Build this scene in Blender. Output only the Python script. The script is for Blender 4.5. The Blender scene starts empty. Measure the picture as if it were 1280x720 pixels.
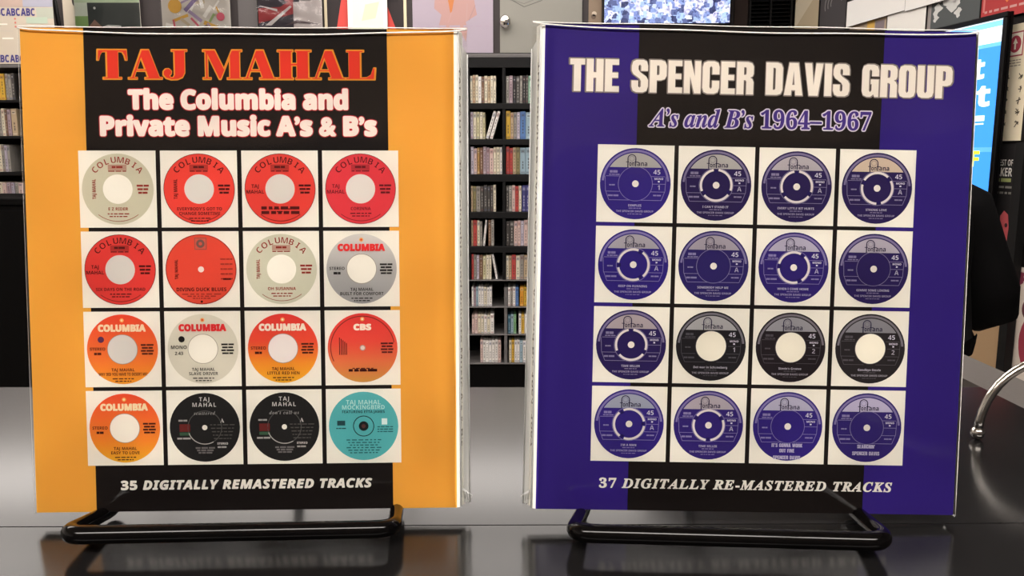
import bpy, bmesh, math, random
from mathutils import Vector, Matrix
random.seed(7)
PI = math.pi
scene = bpy.context.scene
C = scene.collection

# ------------------------------------------------------------------ camera
F = 1050.0; CAMZ = 1.2; PITCH = math.radians(9.016)
cd = bpy.data.cameras.new('camera'); cd.sensor_width = 36.0; cd.lens = F / 1280 * 36.0
cd.clip_start = 0.01; cd.clip_end = 60
cam = bpy.data.objects.new('camera', cd); C.objects.link(cam)
cam.location = (0, 0, CAMZ); cam.rotation_euler = (PI / 2 - PITCH, 0, 0)
scene.camera = cam
# ------------------------------------------------------------------ world, exposure
w = bpy.data.worlds.new('store_light'); scene.world = w; w.use_nodes = True
w.node_tree.nodes['Background'].inputs[0].default_value = (1.0, 0.93, 0.86, 1)
w.node_tree.nodes['Background'].inputs[1].default_value = 0.08
scene.view_settings.view_transform = 'Standard'; scene.view_settings.look = 'None'
scene.view_settings.exposure = 0.0; scene.view_settings.gamma = 1.0
scene.view_settings.use_curve_mapping = False
# ceiling luminaires: x, y, width, depth, luminance
CEIL = 2.62
LIGHTS = [(-2.25, 3.05, 1.12, .56, 4.3), (-2.25, 4.0, 1.12, .56, 7.6), (-1.08, 3.05, 1.12, .56, 4.3), (-1.08, 4.0, 1.12, .56, 7.6),
          (.09, 3.05, 1.12, .56, 4.3), (.09, 4.0, 1.12, .56, 7.6),
          (-1.2, -1.35, 1.15, .6, 25.0), (1.2, -1.35, 1.15, .6, 25.0), (0, -1.35, 1.15, .6, 25.0),  # unseen panels added behind the camera to light the covers
          (-2.0, 1.75, 1.15, .56, 9.5), (-.6, 1.75, 1.15, .56, 9.5), (.8, 1.75, 1.15, .56, 15.0)]  # unseen row added to brighten the back wall without showing in the counter

# ------------------------------------------------------------------ helpers
def lin(c):
    if isinstance(c, str):
        c = tuple(int(c[i:i + 2], 16) for i in (0, 2, 4))
    return tuple((v / 255 / 12.92) if v / 255 <= .04045 else ((v / 255 + .055) / 1.055) ** 2.4 for v in c)

def ray(px, py):
    x = (px - 640) / F; v = (py - 360) / F
    c, s = math.cos(PITCH), math.sin(PITCH)
    return Vector((x, c - v * s, -s - v * c))
CAMP = Vector((0, 0, CAMZ))
def at(px, py, Y):            # point seen at a pixel, at distance Y in front of the camera
    d = ray(px, py); return CAMP + d * (Y / d.y)
def onz(px, py, z):           # point seen at a pixel on a horizontal plane
    d = ray(px, py); return CAMP + d * ((z - CAMZ) / d.z)

class MB:
    """collects coloured polygons, links them as one mesh object"""
    def __init__(s): s.v = []; s.f = []; s.c = []; s.sm = []
    def add(s, vs, fs, col, smooth=False):
        o = len(s.v); s.v += [tuple(v) for v in vs]
        if callable(col): s.c += [lin(col(v)) for v in vs]
        else: s.c += [lin(col)] * len(vs)
        s.f += [tuple(i + o for i in f) for f in fs]; s.sm += [smooth] * len(fs)
    def box(s, x0, y0, z0, x1, y1, z1, col):
        s.add([(x0,y0,z0),(x1,y0,z0),(x1,y1,z0),(x0,y1,z0),(x0,y0,z1),(x1,y0,z1),(x1,y1,z1),(x0,y1,z1)],
              [(0,3,2,1),(4,5,6,7),(0,1,5,4),(1,2,6,5),(2,3,7,6),(3,0,4,7)], col)
    def cbox(s, x0, y0, z0, x1, y1, z1, b, col):   # box with chamfered edges
        bm = bmesh.new(); bmesh.ops.create_cube(bm, size=1)
        for v in bm.verts:
            v.co = Vector(((x0 + x1) / 2 + v.co.x * (x1 - x0), (y0 + y1) / 2 + v.co.y * (y1 - y0), (z0 + z1) / 2 + v.co.z * (z1 - z0)))
        bmesh.ops.bevel(bm, geom=bm.edges[:], offset=b, segments=1, affect='EDGES')
        bm.verts.index_update()
        s.add([v.co[:] for v in bm.verts], [tuple(v.index for v in f.verts) for f in bm.faces], col); bm.free()
    def prism(s, poly, z0, z1, col):
        n = len(poly)
        s.add([(x, y, z0) for x, y in poly] + [(x, y, z1) for x, y in poly],
              [tuple(range(n))[::-1], tuple(range(n, 2 * n))] + [(i, (i + 1) % n, n + (i + 1) % n, n + i) for i in range(n)], col)
    def tube(s, pts, r, col, n=12, closed=False, caps=True):
        pts = [Vector(p) for p in pts]; m = len(pts); rs = r if isinstance(r, (list, tuple)) else [r] * m
        T = []
        for i in range(m):
            a = pts[i - 1] if (closed or i > 0) else pts[i]; b = pts[(i + 1) % m] if (closed or i < m - 1) else pts[i]
            T.append((b - a).normalized())
        up = Vector((0, 0, 1)) if abs(T[0].z) < .9 else Vector((1, 0, 0))
        nrm = (up - T[0] * up.dot(T[0])).normalized(); vs = []
        for i in range(m):
            nrm = (nrm - T[i] * nrm.dot(T[i])).normalized(); bi = T[i].cross(nrm)
            for k in range(n):
                a = 2 * PI * k / n; vs.append(pts[i] + (nrm * math.cos(a) + bi * math.sin(a)) * rs[i])
        fs = []
        for i in range(m if closed else m - 1):
            j = (i + 1) % m
            for k in range(n): fs.append((i * n + k, i * n + (k + 1) % n, j * n + (k + 1) % n, j * n + k))
        if caps and not closed: fs += [tuple(range(n))[::-1], tuple(range((m - 1) * n, m * n))]
        s.add(vs, fs, col, True)
    def loft(s, rings, col, caps=True):      # rings: lists of points with equal counts
        n = len(rings[0]); vs = [p for r in rings for p in r]; fs = []
        for i in range(len(rings) - 1):
            for k in range(n): fs.append((i * n + k, i * n + (k + 1) % n, (i + 1) * n + (k + 1) % n, (i + 1) * n + k))
        if caps: fs += [tuple(range(n))[::-1], tuple(range((len(rings) - 1) * n, len(rings) * n))]
        s.add(vs, fs, col, True)
    def ball(s, c, r, col, nu=16, nv=10, sc=(1, 1, 1)):
        vs = []; fs = []
        for j in range(nv + 1):
            t = PI * j / nv
            for i in range(nu):
                a = 2 * PI * i / nu
                vs.append((c[0] + r * sc[0] * math.sin(t) * math.cos(a), c[1] + r * sc[1] * math.sin(t) * math.sin(a), c[2] + r * sc[2] * math.cos(t)))
        for j in range(nv):
            for i in range(nu): fs.append((j * nu + i, (j + 1) * nu + i, (j + 1) * nu + (i + 1) % nu, j * nu + (i + 1) % nu))
        s.add(vs, fs, col, True)
    # ---- flat print on the front (the -y side), x to the right, z up; L = print layer
    LS = 4e-5; Y0 = 0.0
    def P(s, x, z, L): return (x, s.Y0 - L * s.LS, z)
    def poly(s, pts, col, L): s.add([s.P(x, z, L) for x, z in pts], [tuple(range(len(pts)))], col)
    def rect(s, x0, z0, x1, z1, col, L): s.poly([(x0, z0), (x1, z0), (x1, z1), (x0, z1)], col, L)
    def ring(s, cx, cz, r0, r1, col, L, a0=0, a1=360, n=48):
        vs = []; fs = []
        for i in range(n + 1):
            a = math.radians(a0 + (a1 - a0) * i / n)
            vs += [s.P(cx + r0 * math.cos(a), cz + r0 * math.sin(a), L), s.P(cx + r1 * math.cos(a), cz + r1 * math.sin(a), L)]
        for i in range(n): fs.append((2 * i, 2 * i + 1, 2 * i + 3, 2 * i + 2))
        s.add(vs, fs, col, False)
    def disc(s, cx, cz, r, col, L, n=48, sx=1.0):
        s.poly([(cx + sx * r * math.cos(2 * PI * i / n), cz + r * math.sin(2 * PI * i / n)) for i in range(n)], col, L)
    def gdisc(s, cx, cz, r, stops, L, n=28):     # disc printed with a vertical colour blend; stops = [(t, colour)] from the bottom up
        def g(t):
            for (ta, ca), (tb, cb) in zip(stops, stops[1:]):
                if t <= tb:
                    k = (t - ta) / max(1e-6, tb - ta); k = min(1, max(0, k))
                    return tuple(a + (b - a) * k for a, b in zip(ca, cb))
            return stops[-1][1]
        vs = []; fs = []
        for i in range(n + 1):
            a = -PI / 2 + PI * i / n
            vs += [s.P(cx - r * math.cos(a), cz + r * math.sin(a), L), s.P(cx + r * math.cos(a), cz + r * math.sin(a), L)]
        for i in range(n): fs.append((2 * i, 2 * i + 1, 2 * i + 3, 2 * i + 2))
        s.add(vs, fs, lambda v: g((v[2] - cz + r) / (2 * r)))
    def segment(s, cx, cz, r, zc, col, L, n=24): # circular segment above the chord z = zc
        a = math.asin((zc - cz) / r)
        s.poly([(cx + r * math.cos(a + (PI - 2 * a) * i / n), cz + r * math.sin(a + (PI - 2 * a) * i / n)) for i in range(n + 1)], col, L)
    def line(s, x0, z0, x1, z1, wd, col, L):
        d = Vector((x1 - x0, z1 - z0)).normalized() * wd / 2; nx, nz = -d.y, d.x
        s.poly([(x0 - nx, z0 - nz), (x1 - nx, z1 - nz), (x1 + nx, z1 + nz), (x0 + nx, z0 + nz)], col, L)
    def flat(s, vf, fn, col, L):
        vs, fs = vf; s.add([s.P(*fn(x, y), L) for x, y in vs], fs, col)
    def text(s, t, style, x0, x1, zb, cap, col, L, off=0.0, shear=0.0, rot=None, sp=1.0, fat=0.0):
        """one line of lettering from x0 to x1 on the baseline zb with capitals cap tall"""
        vs, fs, bx0, bx1 = textmesh(t, style, off, sp)
        b0, b1 = textmesh(t, style, 0.0, sp)[2:] ; k = (x1 - x0) / (b1 - b0); kz = cap / CAPH(style)
        def fn(x, y):
            X = x0 + (x - b0) * k + shear * y * kz; Z = zb + y * kz
            if rot: a, cx, cz = rot; c, q = math.cos(a), math.sin(a); X, Z = cx + (X - cx) * c - (Z - cz) * q, cz + (X - cx) * q + (Z - cz) * c
            return X, Z
        if fat:      # heavier strokes: overlapping copies shifted a little
            for q in range(12):
                dx, dz = fat * math.cos(q * PI / 6), fat * math.sin(q * PI / 6)
                s.flat((vs, fs), lambda x, y: tuple(a + d for a, d in zip(fn(x, y), (dx, dz))), col, L + .07 * q)
        s.flat((vs, fs), fn, col, L + (.85 if fat else 0))
    def ctext(s, t, style, xc, zb, cap, col, L, wide=1.0, **k):   # centred line, natural width x wide
        b0, b1 = textmesh(t, style, 0.0, k.get('sp', 1.0))[2:]; h = (b1 - b0) * cap / CAPH(style) * wide / 2
        s.text(t, style, xc - h, xc + h, zb, cap, col, L, **k)
    def arctext(s, t, style, cx, cz, r, a0, a1, cap, col, L, wide=1.0, off=0.0):
        n = len(t)
        for i, ch in enumerate(t):
            a = math.radians(a0 + (a1 - a0) * i / (n - 1)); vs, fs, b0, b1 = textmesh(ch, style, off)
            k = cap / CAPH(style); m = (b0 + b1) / 2; ca, sa = math.cos(a - PI / 2), math.sin(a - PI / 2)
            ox, oz = cx + r * math.cos(a), cz + r * math.sin(a)
            s.flat((vs, fs), lambda x, y: (ox + (x - m) * k * wide * ca - y * k * sa, oz + (x - m) * k * wide * sa + y * k * ca), col, L)
    def greek(s, xc, z, wd, h, col, L, words=4):  # a line of print too small to read
        g = wd * .05; ws = [1 + .5 * math.sin(7.3 * i + z * 9999 + xc * 777) * .9 for i in range(words)]; t = sum(ws); x = xc - wd / 2
        for q in ws:
            ww = (wd - g * (words - 1)) * q / t; s.rect(x, z, x + ww, z + h, col, L); x += ww + g
    def build(s, name, mat, parent=None, matrix=None, collect=None):
        me = bpy.data.meshes.new(name); me.from_pydata(s.v, [], s.f); me.update()
        at_ = me.color_attributes.new('Col', 'FLOAT_COLOR', 'POINT')
        at_.data.foreach_set('color', [q for c in s.c for q in (*c, 1.0)])
        me.polygons.foreach_set('use_smooth', s.sm)
        me.materials.append(mat)
        o = bpy.data.objects.new(name, me); C.objects.link(o)
        if parent: o.parent = parent
        if matrix is not None: o.matrix_world = matrix
        return o

def tag(o, label, cat, group=None, kind=None):
    if label: o['label'] = label
    if cat: o['category'] = cat
    if group: o['group'] = group
    if kind: o['kind'] = kind
    return o
def thing(name, label, cat, matrix=None, group=None):
    o = bpy.data.objects.new(name, None); o.empty_display_size = .05; C.objects.link(o)
    if matrix is not None: o.matrix_world = matrix
    return tag(o, label, cat, group)
def struct(o): o['kind'] = 'structure'; return o

# ---- lettering: the built-in face, its heavy sans and serif cuts, and two drawn alphabets
def mp(s, up, dig):
    r = ''
    for ch in s:
        if 'A' <= ch <= 'Z': r += chr(up + ord(ch) - 65)
        elif 'a' <= ch <= 'z': r += chr(up + 26 + ord(ch) - 97)
        elif ch.isdigit(): r += chr(dig + ord(ch) - 48)
        else: r += ch
    return r
STY = {'serif': (0x1D400, 0x1D7CE), 'serif_i': (0x1D468, 0x1D7CE), 'sans': (0x1D5D4, 0x1D7EC), 'sans_i': (0x1D63C, 0x1D7EC)}
FAT = {
 'T': (104, [[(2,100),(102,100),(104,64),(98,64),(94,80),(87,92),(72,93),(72,6),(84,6),(84,0),(20,0),(20,6),(32,6),(32,93),(17,92),(10,80),(6,64),(0,64)]]),
 'A': (117, [[(0,0),(0,6),(10,6),(46,100),(72,100),(107,6),(117,6),(117,0),(57,0),(57,6),(67,6),(60,27),(27,27),(19.5,6),(31,6),(31,0)], [(29.5,33),(58,33),(44,72)]]),
 'J': (84, [[(30,100),(84,100),(84,94),(75,94),(75,22),(67,6),(50,-1),(28,-2),(10,3),(0,14),(0,26),(8,35),(20,36),(29,28),(28,18),(22,12),(26,6),(34,6),(39,14),(39,94),(30,94)]]),
 'M': (136, [[(0,100),(42,100),(73,36),(101,100),(136,100),(136,94),(128,94),(128,6),(136,6),(136,0),(84,0),(84,6),(93,6),(93,74),(62,0),(56,0),(17,82),(17,6),(28,6),(28,0),(0,0),(0,6),(9,6),(9,94),(0,94)]]),
 'H': (118, [[(0,100),(55,100),(55,94),(50,94),(50,55),(68,55),(68,94),(63,94),(63,100),(118,100),(118,94),(109,94),(109,6),(118,6),(118,0),(63,0),(63,6),(68,6),(68,47),(50,47),(50,6),(55,6),(55,0),(0,0),(0,6),(9,6),(9,94),(0,94)]]),
 'L': (102, [[(0,100),(60,100),(60,94),(50,94),(50,6),(72,7),(86,16),(95,40),(102,40),(99,0),(0,0),(0,6),(9,6),(9,94),(0,94)]]),
 ' ': (48, [])}
CON = {
 'T': (44, [[(11.5,0),(32.5,0),(32.5,82),(44,82),(44,100),(0,100),(0,82),(11.5,82)]]),
 'H': (50, [[(0,0),(21,0),(21,42),(29,42),(29,0),(50,0),(50,100),(29,100),(29,59),(21,59),(21,100),(0,100)]]),
 'E': (42, [[(0,0),(42,0),(42,17),(21,17),(21,43),(39,43),(39,59),(21,59),(21,83),(41,83),(41,100),(0,100)]]),
 'I': (21, [[(0,0),(21,0),(21,100),(0,100)]]),
 'N': (50, [[(0,0),(18,0),(18,52),(31,0),(50,0),(50,100),(32,100),(32,52),(20,100),(0,100)]]),
 'V': (55, [[(0,100),(21,100),(27.5,32),(34,100),(55,100),(41,0),(14,0)]]),
 'A': (55, [[(0,0),(21,0),(22,16),(33,16),(34,0),(55,0),(41,100),(14,100)], [(24,32),(31,32),(27.5,76)]]),
 'P': (50, [[(0,0),(21,0),(21,38),(34,38),(45,42),(50,52),(50,84),(45,96),(34,100),(0,100)], [(21,54),(27,54),(29,58),(29,80),(27,84),(21,84)]]),
 'R': (50, [[(0,0),(21,0),(21,44),(26,44),(29,40),(29,0),(50,0),(50,38),(46,48),(40,52),(47,56),(50,64),(50,86),(45,96),(34,100),(0,100)], [(21,60),(27,60),(29,64),(29,80),(27,84),(21,84)]]),
 'D': (50, [[(0,0),(34,0),(45,4),(50,16),(50,84),(45,96),(34,100),(0,100)], [(21,16),(27,16),(29,20),(29,80),(27,84),(21,84)]]),
 'O': (50, [[(15,0),(35,0),(46,5),(50,18),(50,82),(46,95),(35,100),(15,100),(4,95),(0,82),(0,18),(4,5)], [(21,20),(25,14),(29,20),(29,80),(25,86),(21,80)]]),
 'C': (50, [[(50,60),(50,82),(46,95),(35,100),(15,100),(4,95),(0,82),(0,18),(4,5),(15,0),(35,0),(46,5),(50,18),(50,40),(29,40),(29,20),(25,14),(21,20),(21,80),(25,86),(29,80),(29,60)]]),
 'G': (50, [[(50,64),(50,82),(46,95),(35,100),(15,100),(4,95),(0,82),(0,18),(4,5),(15,0),(26,0),(35,8),(38,0),(50,0),(50,54),(26,54),(26,40),(29,40),(29,20),(25,14),(21,20),(21,80),(25,86),(29,80),(29,64)]]),
 'U': (50, [[(0,100),(21,100),(21,20),(25,14),(29,20),(29,100),(50,100),(50,18),(46,5),(35,0),(15,0),(4,5),(0,18)]]),
 'S': (49, [[(48,66),(48,82),(45,95),(35,100),(14,100),(4,95),(0,82),(0,66),(5,56),(24,42),(28,34),(28,18),(24,14),(20,18),(20,36),(0,36),(0,18),(4,5),(14,0),(35,0),(45,5),(49,18),(49,38),(44,48),(25,62),(20,70),(20,81),(24,86),(28,81),(28,66)]]),
 ' ': (27, [])}
DRAWN = {'fat': (FAT, 3), 'con': (CON, 5)}
def CAPH(style): return 1.0 if style in DRAWN else (.714 if style in STY else CAPR[0])
CAPR = [.70]
_tc = {}
def _eval(cu):
    o = bpy.data.objects.new('lettering_source', cu); C.objects.link(o); bpy.context.view_layer.update()
    e = o.evaluated_get(bpy.context.evaluated_depsgraph_get()); m = e.to_mesh()
    r = ([(v.co.x, v.co.y) for v in m.vertices], [tuple(p.vertices) for p in m.polygons]); e.to_mesh_clear()
    bpy.data.objects.remove(o); bpy.data.curves.remove(cu); return r
def textmesh(t, style, off=0.0, sp=1.0):
    k = (t, style, off, sp)
    if k in _tc: return _tc[k]
    if style in DRAWN:
        G, gap = DRAWN[style]; cu = bpy.data.curves.new('l', 'CURVE'); cu.dimensions = '2D'; cu.fill_mode = 'BOTH'; x = 0.0
        for ch in t:
            wd, loops = G[ch]
            for lp in loops:
                sp_ = cu.splines.new('POLY'); sp_.points.add(len(lp) - 1); sp_.use_cyclic_u = True
                for p, (a, b) in zip(sp_.points, lp): p.co = ((x + a) / 100, b / 100, 0, 1)
            x += wd + gap
        cu.offset = off
    else:
        cu = bpy.data.curves.new('l', 'FONT'); cu.body = mp(t, *STY[style]) if style in STY else t
        cu.size = 1; cu.offset = off; cu.space_character = sp; cu.resolution_u = 4
    vs, fs = _eval(cu); xs = [v[0] for v in vs] or [0, 1]
    _tc[k] = (vs, fs, min(xs), max(xs)); return _tc[k]

# ---- materials
def mat(name, col=None, rough=.5, metal=0.0, spec=.5, ior=None, noise=0.0, scale=40, bump=0.0, emit=0.0):
    m = bpy.data.materials.new(name); m.use_nodes = True; nt = m.node_tree; b = nt.nodes['Principled BSDF']
    b.inputs['Roughness'].default_value = rough; b.inputs['Metallic'].default_value = metal
    b.inputs['Specular IOR Level'].default_value = spec
    if ior: b.inputs['IOR'].default_value = ior
    src = None
    if col is None:
        a = nt.nodes.new('ShaderNodeAttribute'); a.attribute_name = 'Col'; src = a.outputs['Color']
    else: b.inputs['Base Color'].default_value = (*lin(col), 1)
    if noise:
        tc = nt.nodes.new('ShaderNodeTexCoord'); n = nt.nodes.new('ShaderNodeTexNoise'); n.inputs['Scale'].default_value = scale; n.inputs['Detail'].default_value = 4
        nt.links.new(tc.outputs['Object'], n.inputs['Vector'])
        mr = nt.nodes.new('ShaderNodeMapRange'); mr.inputs[3].default_value = 1 - noise; mr.inputs[4].default_value = 1 + noise
        nt.links.new(n.outputs['Fac'], mr.inputs[0])
        mx = nt.nodes.new('ShaderNodeMix'); mx.data_type = 'RGBA'; mx.blend_type = 'MULTIPLY'; mx.inputs[0].default_value = 1
        if src: nt.links.new(src, mx.inputs[6])
        else: mx.inputs[6].default_value = (*lin(col), 1)
        nt.links.new(mr.outputs[0], mx.inputs[7]); src = mx.outputs[2]
        if bump:
            bp = nt.nodes.new('ShaderNodeBump'); bp.inputs['Strength'].default_value = bump; bp.inputs['Distance'].default_value = .002
            nt.links.new(n.outputs['Fac'], bp.inputs['Height']); nt.links.new(bp.outputs['Normal'], b.inputs['Normal'])
    if src: nt.links.new(src, b.inputs['Base Color'])
    if emit:
        if src: nt.links.new(src, b.inputs['Emission Color'])
        else: b.inputs['Emission Color'].default_value = (*lin(col), 1)
        b.inputs['Emission Strength'].default_value = emit
    return m
def clear_plastic(name, tint, ior=1.45, rough=.06, haze=0.0):
    m = bpy.data.materials.new(name); m.use_nodes = True; nt = m.node_tree; nt.nodes.clear(); N = nt.nodes.new
    out = N('ShaderNodeOutputMaterial'); tr = N('ShaderNodeBsdfTransparent'); gl = N('ShaderNodeBsdfGlossy'); mx = N('ShaderNodeMixShader'); fr = N('ShaderNodeFresnel')
    tr.inputs[0].default_value = (*tint, 1); gl.inputs['Roughness'].default_value = rough; fr.inputs[0].default_value = ior
    tc = N('ShaderNodeTexCoord'); no = N('ShaderNodeTexNoise'); no.inputs['Scale'].default_value = 22; no.inputs['Detail'].default_value = 1
    bp = N('ShaderNodeBump'); bp.inputs['Strength'].default_value = .35; bp.inputs['Distance'].default_value = .003
    nt.links.new(tc.outputs['Object'], no.inputs['Vector']); nt.links.new(no.outputs['Fac'], bp.inputs['Height'])
    nt.links.new(bp.outputs['Normal'], gl.inputs['Normal']); nt.links.new(bp.outputs['Normal'], fr.inputs['Normal'])
    nt.links.new(fr.outputs[0], mx.inputs[0]); nt.links.new(tr.outputs[0], mx.inputs[1]); nt.links.new(gl.outputs[0], mx.inputs[2])
    last = mx
    if haze:
        df = N('ShaderNodeBsdfDiffuse'); df.inputs[0].default_value = (.9, .9, .88, 1); m2 = N('ShaderNodeMixShader'); m2.inputs[0].default_value = haze
        nt.links.new(mx.outputs[0], m2.inputs[1]); nt.links.new(df.outputs[0], m2.inputs[2]); last = m2
    nt.links.new(last.outputs[0], out.inputs[0]); return m

M_PRINT = mat('printed_card', None, .6, spec=.08)
M_POSTER = mat('printed_paper', None, .6, spec=.3)
M_CASE = mat('shelf_case_plastic', None, .35)
M_SLEEVE = clear_plastic('clear_sleeve', (.97, .97, .96))
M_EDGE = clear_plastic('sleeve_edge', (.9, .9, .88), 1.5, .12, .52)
M_HILITE = mat('edge_highlight', 'f4efe8', .18, spec=.8)  # whitish colour stands in for the glint on the sleeve folds
M_BAG = clear_plastic('record_bag', (.96, .97, .97), 1.45, .1)
M_STAND = mat('black_lacquered_wire', '070606', .10, spec=.22, noise=.15, scale=300)
M_CHROME = mat('chrome', 'dcd8d2', .12, 1.0, noise=.05, scale=200)
M_COUNTER = mat('dark_laminate', '181717', .15, spec=.5, ior=1.34, noise=.2, scale=500)
M_STRIP = mat('grey_edging', '544e4a', .7, spec=.2, noise=.12, scale=600)
M_SHELF = mat('black_shelving', '0d0c0d', .5, spec=.25, noise=.2, scale=30)
M_SHELFG = mat('grey_shelf_edge', '6a6766', .5, noise=.1, scale=30)
M_BLACK = mat('black_cabinet_paint', '060505', .7, spec=.1, noise=.2, scale=20)
M_WALLD = mat('dark_wall_paint', '3a3333', .7, noise=.08, scale=12)
M_WALLR = mat('black_wall_paint', '231f1f', .8, noise=.08, scale=12, spec=.2)
M_WALLW = mat('white_wall_paint', 'e6e0d8', .7, noise=.04, scale=12)
M_CEIL = mat('ceiling_tile', 'e2dcd4', .8, noise=.04, scale=8)
M_FLOOR = mat('floor_vinyl', '6e655c', .5, noise=.15, scale=6)
M_TRIM = mat('lamp_housing', 'eeeeee', .5, noise=.03)
M_SCREEN = mat('lit_screen', None, .3, spec=.2, emit=1.0)
M_BEZEL = mat('black_bezel', '070607', .4, spec=.2, noise=.1, scale=50)

# ------------------------------------------------------------------ room shell
YB = 4.56                                            # back wall face
def slab(name, x0, y0, z0, x1, y1, z1, m):
    b = MB(); b.box(x0, y0, z0, x1, y1, z1, 'ffffff'); return struct(b.build(name, m))
slab('floor', -3.6, -3.2, -.1, 3.2, YB + .1, 0, M_FLOOR)
slab('ceiling', -3.6, -3.2, CEIL, 3.2, YB + .1, CEIL + .1, M_CEIL)
slab('wall_back', -3.6, YB, 0, 1.9, YB + .1, 2.3, M_WALLD)
slab('trim_1', -3.6, YB, 2.3, 1.9, YB + .1, CEIL, M_WALLW)
slab('wall_left', -3.6, -3.2, 0, -3.5, YB, CEIL, M_WALLW)
slab('wall_front', -3.6, -3.3, 0, 3.2, -3.2, 1.95, M_WALLD)
slab('reflector_band', -3.6, -3.3, 1.95, 3.2, -3.2, CEIL, mat('warm_reflector_paint', 'a08c78', .7, noise=.1, scale=4))  # unseen band added to put a warm haze in the sleeve reflections
# right wall runs slightly askew
RC = at(990, 30, YB); RDIR = Vector((.114, -1, 0)).normalized(); RN = Vector((-1, -.114, 0)).normalized()
RC = Vector((RC.x, RC.y, 0))
MR = Matrix.Translation(RC) @ Matrix((RDIR, -RN, Vector((0, 0, 1)))).transposed().to_4x4()
b = MB(); b.box(-.4, 0, 0, 5.5, .1, CEIL, 'ffffff'); struct(b.build('wall_right', M_WALLR, None, MR))
def onwall(px, py, off=0.0):                         # (distance along the right wall, height) seen at a pixel
    d = ray(px, py); q = RC + RN * off; t = (q - CAMP).dot(RN) / d.dot(RN); p = CAMP + d * t
    return (p - RC).dot(RDIR), p.z
for i, (x, y, wx, wy, L) in enumerate(LIGHTS):
    where = ['over the far left', 'by the back wall on the far left', 'over the shelf front left of centre', 'by the back wall left of centre', 'over the middle of the shop', 'by the back wall in the middle',
             'added behind the camera, left, to light the covers', 'added behind the camera, right, to light the covers', 'added behind the camera, middle, to light the covers', 'added over mid-shop, left, to brighten the back wall', 'added over mid-shop, centre, to brighten the back wall', 'added over mid-shop, right, to brighten the back wall'][i]
    t = thing('ceiling_light', 'flush rectangular ceiling light panel ' + where, 'ceiling light', Matrix.Translation((x, y, CEIL)), 'ceiling light panels')
    f = MB(); e = .03
    for a in ((-wx/2-e, -wy/2-e, wx/2+e, -wy/2), (-wx/2-e, wy/2, wx/2+e, wy/2+e), (-wx/2-e, -wy/2, -wx/2, wy/2), (wx/2, -wy/2, wx/2+e, wy/2)):
        f.box(a[0], a[1], -.03, a[2], a[3], 0, 'eeeeee')
    f.build('frame', M_TRIM, t)
    d = MB(); d.box(-wx/2, -wy/2, -.022, wx/2, wy/2, -.012, 'fff4e8')
    d.build('diffuser', mat('lamp_diffuser', 'fff7f0', .5, emit=L), t)

# ------------------------------------------------------------------ the counter
ZC = CAMZ - .1084; XR0, XR1 = .2215, .2485; YF = .3843
t = thing('counter', 'dark glossy laminate counter carrying the two record stands', 'counter', Matrix.Translation((0, 0, ZC)))
b = MB()
b.add([(-1.6, -.25, 0), (XR0, -.25, 0), (XR0, .2362, 0), (-1.6, .2338 - .0145, 0)], [(0, 1, 2, 3)], 'ffffff')
def quadslab(pts, th, col='ffffff'):
    b = MB(); b.prism(pts, -th, 0, col); return b
quadslab([(-1.6, -.25), (XR0, -.25), (XR0, .23645), (-.14, .2334), (-1.6, .2214)], .03).build('front_worktop', M_COUNTER, t)
quadslab([(-1.6, .2220), (-.14, .2340), (XR0, .23705), (XR0, YF), (-1.6, YF)], .03).build('rear_worktop', M_COUNTER, t)
quadslab([(XR0, -.25), (XR1, -.25), (XR1, .62), (XR0, .62)], .03).build('edging_strip', M_STRIP, t)['label'] = 'matt grey edging strip'
b = MB(); b.box(-1.58, -.22, -ZC, XR1 - .02, YF - .02, -.03, 'ffffff'); b.build('cabinet_base', M_BLACK, t)

# ------------------------------------------------------------------ the two cased albums
W_, H_ = .12344, .140
CREAM = 'f3eee2'
def pose(X, Y, yaw, lean, roll):
    r = Vector((math.cos(yaw), math.sin(yaw), 0)); fw = Vector((-math.sin(yaw), math.cos(yaw), 0))
    up = Vector((0, 0, 1)) * math.cos(lean) + fw * math.sin(lean)
    r, up = r * math.cos(roll) - up * math.sin(roll), up * math.cos(roll) + r * math.sin(roll)
    m = Matrix((r, up.cross(r), up)).transposed().to_4x4(); m.translation = Vector((X, Y, CAMZ - .104)); return m
ML = pose(-.078128, .23559, .029, .1011, -.0002)
MRR = pose(.068635, .23426, .0090, .1007, .0193)
def inv(Mx):
    o = Mx.translation; r = Mx.col[0].to_3d(); n = Mx.col[1].to_3d(); u = Mx.col[2].to_3d()
    def fn(px, py):
        d = ray(px, py); t = (o - CAMP).dot(n) / d.dot(n); p = CAMP + d * t - o; return p.dot(r), p.dot(u)
    return fn
def body(b, side, front_poly):
    """card case with a white spine that slopes outward on the inner side"""
    h = W_ / 2; s = side
    poly = [(-h * s, 0), (h * s, 0), (h * s + .0009 * s, .0003), (h * s + .0023 * s, .0040), (h * s + .0023 * s, .0046), (-h * s, .0046)]
    if s < 0: poly = poly[::-1]
    b.prism(poly, 0, H_ + .0005, 'e9e6dc')
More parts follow.
